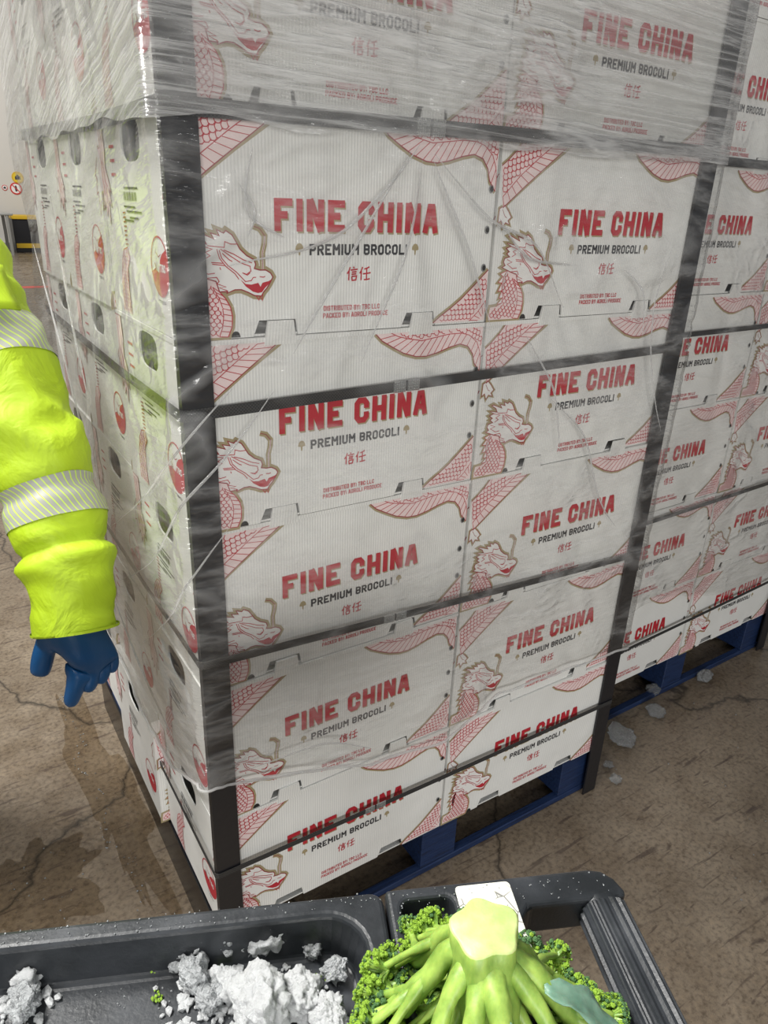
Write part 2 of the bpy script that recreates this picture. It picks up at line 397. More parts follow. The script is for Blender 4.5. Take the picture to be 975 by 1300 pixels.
GL = {
 'A': [[(0, 0), (.36, 1), (.64, 1), (1, 0)], [(.14, .3), (.86, .3)]],
 'B': [[(0, 0), (0, 1), (.75, 1), (1, .86), (1, .64), (.8, .52), (1, .4), (1, .14), (.75, 0), (0, 0)], [(0, .52), (.8, .52)]],
 'C': [[(1, .74), (1, .84), (.76, 1), (.24, 1), (0, .84), (0, .16), (.24, 0), (.76, 0), (1, .16), (1, .26)]],
 'D': [[(0, 0), (0, 1), (.7, 1), (1, .82), (1, .18), (.7, 0), (0, 0)]],
 'E': [[(1, 1), (0, 1), (0, 0), (1, 0)], [(0, .5), (.85, .5)]],
 'F': [[(1, 1), (0, 1), (0, 0)], [(0, .5), (.85, .5)]],
 'G': [[(1, .74), (1, .84), (.76, 1), (.24, 1), (0, .84), (0, .16), (.24, 0), (.76, 0), (1, .16), (1, .46), (.55, .46)]],
 'H': [[(0, 0), (0, 1)], [(1, 0), (1, 1)], [(0, .5), (1, .5)]],
 'I': [[(0, 0), (0, 1)]],
 'K': [[(0, 0), (0, 1)], [(1, 1), (.1, .5), (1, 0)]],
 'L': [[(0, 1), (0, 0), (1, 0)]],
 'M': [[(0, 0), (0, 1)], [(1, 0), (1, 1)], [(.06, 1), (.5, .42)], [(.94, 1), (.5, .42)]],
 'N': [[(0, 0), (0, 1)], [(1, 0), (1, 1)], [(.14, 1), (.86, 0)]],
 'O': [[(.24, 1), (.76, 1), (1, .84), (1, .16), (.76, 0), (.24, 0), (0, .16), (0, .84), (.24, 1)]],
 'P': [[(0, 0), (0, 1), (.75, 1), (1, .85), (1, .58), (.75, .44), (0, .44)]],
 'R': [[(0, 0), (0, 1), (.75, 1), (1, .85), (1, .62), (.75, .48), (0, .48)], [(.5, .48), (1, 0)]],
 'S': [[(1, .76), (1, .86), (.78, 1), (.22, 1), (0, .86), (0, .66), (.2, .53), (.8, .47), (1, .34), (1, .14), (.78, 0), (.22, 0), (0, .14), (0, .24)]],
 'T': [[(0, 1), (1, 1)], [(.5, 1), (.5, 0)]],
 'U': [[(0, 1), (0, .16), (.24, 0), (.76, 0), (1, .16), (1, 1)]],
 'Y': [[(0, 1), (.5, .5), (1, 1)], [(.5, .5), (.5, 0)]],
 ':': [[(0, .12), (0, .28)], [(0, .6), (0, .76)]],
}
def text(pr, s, x0, x1, z0, hgt, st, l, mi, dx=0, dz=0, track=.30):
    """stroke lettering fitted between x0 and x1 (outer edges)"""
    wd = {c: (0 if c in 'I:' else 1.0) for c in s.upper()}; wd['M'] = 1.25; wd[' '] = .55
    W_ = x1 - x0 - 0
    tot = sum(wd[c] for c in s); n = len(s)
    # unit a : glyph centre-line width ; each glyph takes a*w + st, gap g
    g = st * track / .30 * .62
    a = (W_ - n * st - (n - 1) * g + s.count(' ') * st) / tot
    x = x0
    for ch in s:
        if ch == ' ': x += a * wd[' '] + g; continue
        for pl_ in GL[ch]:
            q = [Vector((x + st / 2 + px * a * wd[ch] + dx, z0 + st / 2 + pz * (hgt - st) + dz)) for px, pz in pl_]
            if (q[0] - q[-1]).length > 1e-4:
                for e_, i_, j_ in ((0, 0, 1), (-1, -1, -2)):
                    d_ = q[i_] - q[j_]
                    if abs(d_.x) < 1e-5 or (pl_[i_][1] in (0, 1) and abs(d_.y) > .3 * abs(d_.x)): q[i_] = q[i_] + d_ * (st / 2 / abs(d_.y))
                    elif abs(d_.y) < 1e-5 and pl_[i_][0] == 1 and ch in 'EFLT': q[i_] = q[i_] + d_ * (st / 2 / abs(d_.x))
                    if ch == 'T' and abs(d_.y) < 1e-5 and i_ == 0: q[0] = q[0] + (q[0] - q[1]).normalized() * st / 2
            pr.line(q, st, l, mi)
        x += a * wd[ch] + st + g
W, H, D, ZB = .508, .2754, .322, .14
MATS = [M_red, M_gold, M_pink, M_white, M_blackp, M_dred]
def print_obj(name, pr):
    me = bpy.data.meshes.new(name); pr.bm.normal_update()
    for f in pr.bm.faces:
        if f.normal.y > 0: f.normal_flip()
    pr.bm.to_mesh(me); pr.bm.free()
    for m_ in MATS: me.materials.append(m_)
    return me
# title
pr = Print(); text(pr, 'FINE CHINA', 137, 400, 134, 40, 9.2, 0, 1, 1.8, -2.4); text(pr, 'FINE CHINA', 137, 400, 134, 40, 9.2, 1, 0)
me_title = print_obj('title_print', pr)
pr = Print(); text(pr, 'PREMIUM BROCOLI', 188, 348, 104, 14.5, 3.1, 0, 4)
for bx in (173, 362):
    pr.poly([(bx - 6, 111), (bx - 5.5, 115), (bx - 3, 118.5), (bx, 119.5), (bx + 3, 118.5), (bx + 5.5, 115), (bx + 6, 111), (bx + 1.5, 110), (bx + 1, 104), (bx - 1, 104), (bx - 1.5, 110)], 0, 1)
me_sub = print_obj('subtitle_print', pr)
pr = Print()
def brush(pts, ox, wd=2.0): pr.line([(ox + x * 17, 70 + z * 18) for x, z in pts], wd, 0, 0)
for pts in ([(.30, 1), (.18, .72), (.0, .5)], [(.19, .72), (.17, 0)], [(.6, 1.02), (.7, .9)], [(.34, .78), (.7, .8), (1.02, .84)], [(.46, .62), (.92, .65)], [(.44, .46), (.9, .49)], [(.46, .3), (.92, .33), (.86, .03), (.5, 0), (.46, .3)]): brush(pts, 247)
for pts in ([(.26, 1), (.14, .72), (-.02, .52)], [(.15, .7), (.13, 0)], [(.92, 1.0), (.7, .9), (.42, .84)], [(.3, .48), (.66, .5), (1.06, .56)], [(.68, .9), (.66, .06)], [(.4, .04), (.7, .04), (1.0, .1)]): brush(pts, 268)
me_kan = print_obj('character_print', pr)
pr = Print(); text(pr, 'DISTRIBUTED BY: TBC LLC', 210, 303, 29.5, 7, 1.25, 0, 0); text(pr, 'PACKED BY: AGROLI PRODUCE', 209, 318, 19.5, 7, 1.25, 0, 0)
pr.line([(276.5, 28.6), (277.6, 27.4)], .8, 0, 0)
me_small = print_obj('distributor_print', pr)
# dragon (head, neck) and body pieces
head = [(123,86),(130,82),(133,77),(129,70),(124,63),(119,58),(116,53),(106,54),(98,58),(88,62),(79,62),(68,58),(69,60),(58,60),(54,73),(40,77),(22,84),(28,87),(24,92),(26,98),(36,100),(29,105),(34,108),(27,113),(37,116),(27,121),(44,118),(40,125),(30,131),(34,132),(54,124),(50,131),(61,128),(58,135),(67,131),(70,134),(78,129),(83,121),(88,112),(97,104),(107,99),(109,93),(107,88),(115,86)]
neckR = [(58,60),(66,51),(72,40),(74,29),(73,15),(67,2)]
neckL = [(34,79),(28,71),(25,60),(26,48),(30,37),(28,28),(16,23),(5,22),(3,12),(3,2)]
spine = [(36,80),(20,74),(26,70),(17,61),(25,60),(18,47),(26,48),(22,36),(30,37),(19,27),(29,28)]
horn = [(119,87),(119,95),(119,107),(122,118),(123,128),(116,137),(107,140)]
pr = Print()
body = neckR + neckL[::-1]
pr.line(body[:-1] + [(36, 80)], 9, 0, 1); pr.line(head, 9.5, 0, 1, True); pr.line(horn, 8, 0, 1)
pr.line(spine, 7, 0, 1)
pr.poly(body + [(40, 80), (56, 72)], 1, 2); pr.poly(head, 2, 3)
pr.line(horn[:-2], 2.2, 2, 3)
pr.poly(spine, 1, 3); pr.line(spine, 1.1, 2, 0)
inner = [(49, 66), (57, 52), (61, 40), (62, 29), (60, 15), (55, 3)]
pr.line(neckR, 1.4, 3, 0); pr.line(inner, 1.1, 3, 0); belly(pr, neckR, inner, 10, 3, 0)
pr.line(neckL[:7], 1.0, 3, 0)
scales(pr, inner + neckL[::-1] + [(42, 76)], 8.2, -.15, 3, 0, .95)
pr.line(head, 1.5, 3, 5, True)
pr.poly([(87,75),(94,69),(102,68),(112,70),(115,65),(118,70),(127,72),(131,74),(128,69),(121,63),(117,58),(111,57),(104,59),(94,66)], 3, 0)
for q in ([(60,111),(63,101),(71,92),(82,84),(88,78),(94,72),(102,73),(105,77),(109,77)], [(62,112),(74,104),(89,95),(101,91),(102,85),(96,81),(90,83)], [(66,111),(79,106),(92,99),(104,95)], [(45,116),(67,114),(68,121),(76,118),(85,118)], [(36,116),(51,112),(42,108),(48,104),(40,100)], [(49,96),(64,95)], [(50,94),(68,92)], [(64,107),(73,99),(77,97)], [(60,90),(61,87)], [(31,96),(42,92),(32,89),(44,82),(53,83)], [(40,77),(55,78),(58,73),(55,70),(67,66),(58,65),(69,61)], [(114,78),(119,77),(122,78)], [(108,54),(112,48),(114,53),(117,47),(118,56)], [(57,112),(60,101),(68,91),(80,82),(85,75)], [(92,82),(97,80),(101,83)]):
    pr.line(q, 1.1, 4, 0)
pr.line(horn, .9, 3, 5)
me_dragon = print_obj('dragon_head_print', pr)
pr = Print()
tl = [(3, 231), (14, 239), (31, 254), (44, 269), (142, 269), (87, 229), (53, 204), (12, 172)]
tlb = [(107, 266), (78, 246), (42, 219), (10, 188)]
pr.line([(3, 233), (14, 241), (31, 256), (42, 269)], 3.5, 0, 1); pr.line([(12, 171), (53, 202), (87, 227), (149, 269)], 4, 0, 1)
pr.poly(tl, 1, 2); pr.line([(3, 231), (14, 239), (31, 254), (44, 269)], 1.2, 2, 5); pr.line([(12, 172), (53, 204), (87, 229), (142, 269)], 1.4, 2, 5)
pr.line(tlb, 1.2, 2, 0); belly(pr, [(142, 269), (87, 229), (53, 204), (14, 174)], tlb, 12, 2, 0)
scales(pr, [(3, 231), (14, 239), (31, 254), (44, 269), (105, 269)] + tlb[1:], 10.5, -.6, 2, 0, 1.2)
me_tl = print_obj('dragon_body_print', pr); pr = Print()
claw = [(16,176),(24,168),(31,159),(25,154),(29,148),(20,151),(15,144),(11,154),(5,150),(6,171)]
pr.line(claw, 6, 0, 1, True); pr.poly(claw, 1, 3); pr.line(claw, 1.1, 2, 5, True); pr.line([(12, 170), (18, 160), (22, 158)], .9, 2, 5)
me_claw = print_obj('dragon_claw_print', pr); pr = Print()
tr = [(296,269),(309,257),(329,246),(349,236),(373,229),(393,228),(414,232),(438,239),(459,243),(476,238),(487,225),(492,209),(504,195)]
tri = [(322,269),(338,262),(354,258),(383,253),(406,256),(436,260),(461,260),(477,256),(494,244),(502,228),(505,214)]
pr.line([(x, z - 2) for x, z in tr], 5, 0, 1); pr.poly(tr + [(505, 200), (505, 269)], 1, 2); pr.line(tr, 1.6, 2, 5); pr.line(tri, 1.2, 2, 0)
belly(pr, tr, tri, 19, 2, 0, 1.1); scales(pr, tri + [(505, 269)], 9, .5, 2, 0, 1.1)
me_tr = print_obj('dragon_body_print', pr); pr = Print()
br = [(402, 3), (416,13),(436,25),(455,38),(479,58),(505,81)]
pr.line([(x - 1, z + 1.5) for x, z in br], 5, 0, 1); pr.poly(br + [(505, 3)], 1, 2); pr.line(br, 1.5, 2, 5)
pr.line([(474, 3), (490, 16), (505, 34)], 1.2, 2, 0); belly(pr, [(492, 3), (499, 9), (505, 16)], [(476, 4), (490, 16), (505, 34)], 5, 2, 0)
scales(pr, br + [(505, 36), (490, 17), (474, 3)], 9.5, .9, 2, 0, 1.1)
me_br = print_obj('dragon_body_print', pr)
# end panel art, drawn in a frame x = distance from the FRONT corner reversed so that it reads from the left side
pr = Print()
DW = D * 1000
def ex(y): return DW - y      # y = mm behind the front corner
def circ(cx, cz, rx, rz):
    pr.line([(cx + rx * math.cos(a * PI / 14), cz + rz * math.sin(a * PI / 14)) for a in range(28)], 2.4, 0, 0, True)
    pr.poly([(cx + rx * math.cos(a * PI / 14) * .96, cz + rz * math.sin(a * PI / 14) * .96) for a in range(15, 32)] + [(cx + rx * .35, cz + rz * .45), (cx + rx * .1, cz + rz * .25), (cx - rx * .1, cz - rz * .2), (cx - rx * .6, cz - rz * .1)], 0, 0)
    pr.line([(cx - 14, cz + 18), (cx - 2, cz + 12), (cx + 8, cz + 16)], 1.2, 1, 5); pr.line([(cx - 20, cz + 4), (cx - 16, cz - 3), (cx - 22, cz - 5)], 2, 1, 5)
    text(pr, 'TBC', cx + 2, cx + 24, cz - 6, 10, 2.2, 1, 3)
circ(ex(58), 86, 37, 37)
text(pr, 'TBC', ex(58) - 16, ex(58) + 16, 40, 3.5, .8, 0, 4)
for k in range(16): pr.line([(ex(206) + k * 4.4, 163), (ex(206) + k * 4.4, 174)], 1.2 + (k % 3) * .9, 0, 4)
for zz, a, b in ((179, 10, 80), (155, 4, 62), (149, 16, 92), (141, 30, 74), (137, 2, 50)): pr.line([(ex(212) + a, zz), (ex(212) + b, zz)], 2.4, 0, 4)
for zz in (232, 214, 196): pr.line([(ex(262), zz), (ex(236), zz)], 4, 0, 0)
flame = [(0, 268), (30, 268), (34, 230), (28, 206), (40, 190), (50, 172), (40, 176), (46, 152), (34, 160), (30, 128), (22, 150), (14, 138), (12, 160), (4, 150), (2, 180), (0, 200)]
pr.line(flame, 3, 0, 1); pr.poly(flame, 1, 2); pr.line(flame, 1.5, 2, 5)
for q in ([(6, 262), (12, 230), (8, 200), (14, 168)], [(18, 262), (22, 232), (18, 205), (26, 178), (24, 150)], [(12, 215), (24, 200), (20, 188), (34, 180)], [(6, 190), (14, 180), (10, 170)]): pr.line(q, 1.4, 3, 0)
pr.line([(DW - 2, 220), (DW - 22, 196), (DW - 14, 190), (DW - 24, 168), (DW - 14, 172), (DW - 12, 138), (DW - 2, 160)], 1.8, 0, 5)
tail = [(60, 4), (64, 50), (76, 80), (92, 96), (112, 100), (120, 86), (104, 70), (100, 40), (104, 4)]
pr.poly(tail, 0, 2); pr.line(tail, 1.6, 1, 0); scales(pr, tail, 9, 0, 1, 0, 1)
for z_ in range(104, 150, 6): pr.line([(104, z_), (118, z_ + 1)], 2.2, 0, 5)
me_end = print_obj('end_panel_print', pr)
# ------------------------------------------------------------------ carton
def carton_meshes():
    # shell: front with bottom notches, plain back/right, left end with a hand hole
    bm = bmesh.new(); g = .0015
    fr = [(g, 0), (.103, 0), (.112, .021), (.166, .021), (.170, 0), (.343, 0), (.352, .021), (.402, .021), (.407, 0), (W - g, 0), (W - g, H - .002), (g, H - .002)]
    def panel(pts, f):
        vs = [bm.verts.new(f(x, z)) for x, z in pts]
        for t in tessellate_polygon([[Vector((x, z, 0)) for x, z in pts]]): bm.faces.new([vs[i] for i in t])
    panel(fr, lambda x, z: (x, 0, z)); panel(fr, lambda x, z: (x, .003, z))
    for (a, b) in zip(fr, fr[1:] + fr[:1]):
        bm.faces.new([bm.verts.new(v) for v in ((a[0], 0, a[1]), (b[0], 0, b[1]), (b[0], .003, b[1]), (a[0], .003, a[1]))])
    add_box(bm, (g, D - .006, 0), (W - g, D - .003, H - .002)); add_box(bm, (W - g - .003, .003, 0), (W - g, D - .006, H - .002))
    add_box(bm, (g, .003, 0.0), (W - g, D - .006, .003)); add_box(bm, (g, .0, H - .006), (W - g, D - .003, H - .003))
    # left end panel with hole: loops bridged
    ho = []; n = 24
    for i in range(n):
        a = 2 * PI * i / n; cx, sx = math.cos(a), math.sin(a)
        ho.append((.152 + math.copysign(abs(cx) ** .55, cx) * .046, .2375 + math.copysign(abs(sx) ** .7, sx) * .0265))
    ou = []
    y0, y1, z0, z1 = .003, D - .006, .003, H - .006
    for (y, z) in ho:
        dy, dz = y - .152, z - .2375
        k = min(((y1 - .152) / dy if dy > 0 else (y0 - .152) / dy) if abs(dy) > 1e-6 else 1e9, ((z1 - .2375) / dz if dz > 0 else (z0 - .2375) / dz) if abs(dz) > 1e-6 else 1e9)
        ou.append((.152 + dy * k, .2375 + dz * k))
    for cy, cz in ((y0, z0), (y1, z0), (y1, z1), (y0, z1)):       # snap nearest to real corners
        i = min(range(n), key=lambda q: (ou[q][0] - cy) ** 2 + (ou[q][1] - cz) ** 2); ou[i] = (cy, cz)
    for X, in ((g,), (g + .003,)):
        A_ = [bm.verts.new((X, y, z)) for y, z in ou]; B_ = [bm.verts.new((X, y, z)) for y, z in ho]
        for i in range(n): j = (i + 1) % n; bm.faces.new((A_[i], A_[j], B_[j], B_[i]))
        if X == g: keep = B_
        else:
            for i in range(n): j = (i + 1) % n; bm.faces.new((keep[i], keep[j], B_[j], B_[i]))
    o = build('shell', bm, M_box, recalc=False); body = o.data; bpy.data.objects.remove(o)
    bm = bmesh.new()
    add_box(bm, (.0006, -.0016, H - .0075), (W - .0006, D - .003, H - .0012))
    o = build('lid', bm, M_box); lid = o.data; bpy.data.objects.remove(o)
    def tab(x0, x1):
        bm = bmesh.new()
        pts = [(x0, -.012), (x0 + .006, .0205), (x1 - .005, .0205), (x1, -.012)]
        a = [bm.verts.new((x, -.0016 - (.0022 if z > 0 else .0002), H + z)) for x, z in pts]; b = [bm.verts.new((x, .0006, H + z)) for x, z in pts]
        bm.faces.new(a); bm.faces.new(b[::-1])
        for i in range(4): bm.faces.new((a[i], b[i], b[(i + 1) % 4], a[(i + 1) % 4]))
        o = build('tab', bm, M_box); m_ = o.data; bpy.data.objects.remove(o); return m_
    bm = bmesh.new()
    for k in range(12):
        pass
    def disc(bm, cx, cz, r, y, mi, half=False):
        n = 14
        vs = [bm.verts.new((cx + r * .8 * math.cos((1 if half else 2) * PI * i / (n - (1 if half else 0))), y, cz + r * math.sin((1 if half else 2) * PI * i / (n - (1 if half else 0))))) for i in range(n)]
        f = bm.faces.new(vs); f.material_index = mi
    hm = []
    for cx, cz in ((.497, .198), (.4955, .140), (.495, .084)):
        bm2 = bmesh.new(); disc(bm2, cx, cz, .0062, -.0007, 0); disc(bm2, cx + .0006, cz, .0042, -.0011, 1)  # uncut hole: its shade is painted as a dark disc
        o = build('vent_hole', bm2, [M_rivet, M_dark], recalc=False); hm.append(o.data); bpy.data.objects.remove(o)
    bm2 = bmesh.new(); disc(bm2, .078, .0008, .008, -.0006, 0, True)
    o = build('notch', bm2, M_dark, recalc=False); no = o.data; bpy.data.objects.remove(o); bm.free()
    return body, lid, tab(.117, .166), tab(.356, .402), hm, no
MB_, ML_, T1, T2, HM, NO = carton_meshes()
def make_carton():
    r = empty('broccoli_carton')
    link('shell', MB_, M_box, r); link('lid', ML_, M_box, r)
    link('tab', T1, M_box, r); link('tab', T2, M_box, r)
    for h_ in HM: link('vent_hole', h_, None, r)
    link('bottom_notch', NO, None, r)
    for n_, m_ in (('title_print', me_title), ('subtitle_print', me_sub), ('character_print', me_kan), ('distributor_print', me_small), ('dragon_head_print', me_dragon), ('dragon_body_print', me_tl), ('dragon_claw_print', me_claw), ('dragon_body_print', me_tr), ('dragon_body_print', me_br)):
        link(n_, m_, None, r)
    e = link('end_panel_print', me_end, None, r)
    e.location = (.0012, D, 0); e.rotation_euler = (0, 0, -PI / 2)
    return r
proto = make_carton(); first = [True]
rank = {0: 'lowest', 1: 'second lowest', 2: 'third lowest', 3: 'fourth lowest', 4: 'fifth lowest', 5: 'sixth lowest', 6: 'seventh lowest'}
def carton(M_, label, group, end=True):
    if first[0]: o = proto; first[0] = False
    else: o = copy_tree(proto)
    o.matrix_world = M_; tag(o, label, 'carton', group)
    return o
rnd = random.Random(3)
def jig(x, y, z, a=.004, yaw=.006):
    return Matrix.Translation((x + rnd.uniform(-a, a) * .4, y + rnd.uniform(0, a), z)) @ Matrix.Rotation(rnd.uniform(-yaw, yaw), 4, 'Z')
for row in range(6):
    z = ZB + row * H
    for c in range(2):
        side = 'left front column' if c == 0 else 'right front column'
        carton(jig(c * (W + .002), 0, z), 'white red-lettered broccoli carton in the near pallet, %s, %s' % (side, rank[row]), 'cartons on the near pallet')
    for k in (1, 2):
        dx = (-.012 if row == 0 and k == 1 else 0) + rnd.uniform(-.006, .003)
        carton(Matrix.Translation((dx, k * (D + .001), z)), 'carton with handle hole on near stack\'s left side, %s column back, %s' % ('second' if k == 1 else 'third', rank[row]), 'cartons on the near pallet')
P2 = Matrix.Translation((1.052, .153, 0)) @ Matrix.Rotation(.0154, 4, 'Z')
for row in range(7):
    for c in range(2):
        side = 'left column' if c == 0 else 'right column'
        carton(P2 @ jig(c * (W + .002), 0, ZB + row * H, .006, .008), 'white broccoli carton on the farther right-hand pallet, %s, %s' % (side, rank[row]), 'cartons on the far pallet')

# ------------------------------------------------------------------ pallets
def pallet(M_, label):
    r = empty('wooden_pallet'); r.matrix_world = M_; tag(r, label, 'pallet', 'blue pallets')
    L_, Dp = 1.016, .97
    def part(n, lo, hi):
        bm = bmesh.new(); add_box(bm, lo, hi); bevel(build(n, bm, M_blue, r), .002, 1)
    for i, x in enumerate((0.012, .470, .905)):
        for y in (.006, .43, .82): part('block', (x, y, .018), (x + .098, y + .14, .136 if y < .1 else .100))
    for k in range(3): part('bottom_board', (.004, (.004, .49, .93)[k], 0.001), (L_ - .004, (.026, .512, .952)[k], .018))
    for x in (.050, .50, .94): part('bottom_board', (x, .027, 0.001), (x + .03, .929, .018))
    for x in (.012, .470, .905): part('stringer_board', (x, .150, .100), (x + .098, Dp - .004, .119))
    bm = bmesh.new(); add_box(bm, (-.003, .045, .003), (.001, Dp - .004, .134)); build('side_strip', bm, M_sidestrip, r)  # continuous glossy black strip along the left side
    for k in range(7): part('deck_board', (.002, .150 + k * .119, .119), (L_ - .002, .150 + k * .119 + .096, .1385))
    return r
pallet(Matrix.Translation((0, .006, 0)), 'blue wooden pallet under the near stack of cartons')
pallet(P2 @ Matrix.Translation((0, .006, 0)), 'blue wooden pallet under the farther stack at right')
# ------------------------------------------------------------------ corner boards
def corner(M_, sx, sy, top, label, lean=0):
    r = 'corner_board'
    bm = bmesh.new(); t = .004; a = .040; sd_ = .010 if sx > 0 else .04
    pts = [(-t * sx, -t * sy), (a * sx, -t * sy), (a * sx, 0), (0, 0), (0, sd_ * sy), (-t * sx, sd_ * sy)]
    pts = [(x - .001 * sx, y - .003 * sy) for x, y in pts]
    if sx * sy < 0: pts = pts[::-1]
    nz = 30; rings = []
    for k in range(nz + 1):
        z = .002 + (top - .002) * k / nz; w_ = .0008 * noise.noise(Vector((z * 3, sx, 0)))
        rings.append([bm.verts.new((x + w_ + lean * z, y - abs(w_), z)) for x, y in pts])
    for A_, B_ in zip(rings, rings[1:]):
        for i in range(6): bm.faces.new((A_[i], A_[(i + 1) % 6], B_[(i + 1) % 6], B_[i]))
    bm.faces.new(rings[0][::-1]); bm.faces.new(rings[-1])
    o = build(r, bm, M_post); o.matrix_world = M_; tag(o, label, 'corner board', 'black corner boards')
    return o
PT = ZB + 6 * H
corner(Matrix.Identity(4), 1, 1, PT + .02, 'black corner board up the near left edge of the near stack')
corner(Matrix.Translation((2 * W + .003, 0, 0)), -1, 1, PT + .02, 'black corner board standing on floor at the near stack\'s right edge')
corner(P2 @ Matrix.Translation((2 * W + .004, 0, 0)), -1, 1, ZB + 7 * H, 'black corner board at the right edge of the far stack')
# ------------------------------------------------------------------ straps with clips
def strap(M_, zl, zr, wd, bx, label, y2, x0=-.007, x1=2 * W + .009, clip=True, drop=None):
    bm = bmesh.new(); t = .0012; off = .0088
    path = [(x0, y2, zl + .01), (x0, .30, zl - .002), (x0, -off + .004, zl), (x0 + .004, -off, zl)]
    for i in range(1, 20):
        f = i / 20; path.append((x0 + (x1 - x0) * f, -off - .0012 * math.sin(PI * f), zl + (zr - zl) * f - (drop or 0) * math.sin(PI * f)))
    path += [(x1 - .004, -off, zr), (x1, -off + .004, zr), (x1, y2, zr + .006)]
    P_ = [Vector(p_) for p_ in path]; rings = []
    for i, p_ in enumerate(P_):
        tg = (P_[min(i + 1, len(P_) - 1)] - P_[max(i - 1, 0)]); tg.z = 0; tg.normalize(); nn = Vector((tg.y, -tg.x, 0)) * t
        rings.append([bm.verts.new(q) for q in (p_ + Vector((0, 0, wd / 2)), p_ + nn + Vector((0, 0, wd / 2)), p_ + nn - Vector((0, 0, wd / 2)), p_ - Vector((0, 0, wd / 2)))])
    for A_, B_ in zip(rings, rings[1:]):
        for i in range(4): bm.faces.new((A_[i], A_[(i + 1) % 4], B_[(i + 1) % 4], B_[i]))
    bm.faces.new(rings[0]); bm.faces.new(rings[-1][::-1])
    r = empty('strap'); r.matrix_world = M_; tag(r, label, 'strap', 'black straps')
    build('band', bm, M_strap, r)
    if clip:
        bm = bmesh.new(); zc = zl + (zr - zl) * (bx - x0) / (x1 - x0) - (drop or 0) * math.sin(PI * (bx - x0) / (x1 - x0)); sl = (zr - zl) / (x1 - x0)
        for half in (0, 1):
            for k in range(6):
                xx = bx + half * .026 + k * .0037; zz = zc + sl * (xx - bx)
                for q in range(4):
                    z0 = zz - wd / 2 - .001 + q * (wd + .002) / 4
                    v = [bm.verts.new(p_) for p_ in ((xx, -.0112, z0), (xx + .0037, -.0112, z0), (xx + .0037, -.0112, z0 + (wd + .002) / 4), (xx, -.0112, z0 + (wd + .002) / 4), (xx + .0010, -.0142, z0 + .002))]
                    for i in range(4): bm.faces.new((v[i], v[(i + 1) % 4], v[4]))
            add_box(bm, (bx + half * .026, -.0112, zc - wd / 2 - .001 + sl * half * .026), (bx + half * .026 + .0225, -.0102, zc + wd / 2 + .001 + sl * half * .026))
        build('clip', bm, M_clip, r)
    return r
I4 = Matrix.Identity(4)
strap(I4, 1.508, 1.520, .020, .345, 'topmost black strap around the near stack, half under dense film', .97)
strap(I4, 1.146, 1.169, .016, .325, 'black strap across the near stack above the second row of lettering', .97)
strap(I4, .752, .702, .014, .325, 'black strap across the near stack at its middle rows', .97)
strap(I4, .304, .289, .011, .300, 'lowest thin black strap crossing the bottom cartons of the near stack', .97)
for zl, zr, wd, lb in ((1.522, 1.526, .018, 'topmost black strap on the far stack'), (1.152, 1.158, .012, 'second black strap from the top on the far stack'), (.665, .685, .012, 'third black strap from the top on the far stack'), (.262, .300, .010, 'lowest thin black strap on the far stack')):
    strap(P2, zl, zr, wd, .3, lb, .40, clip=False)
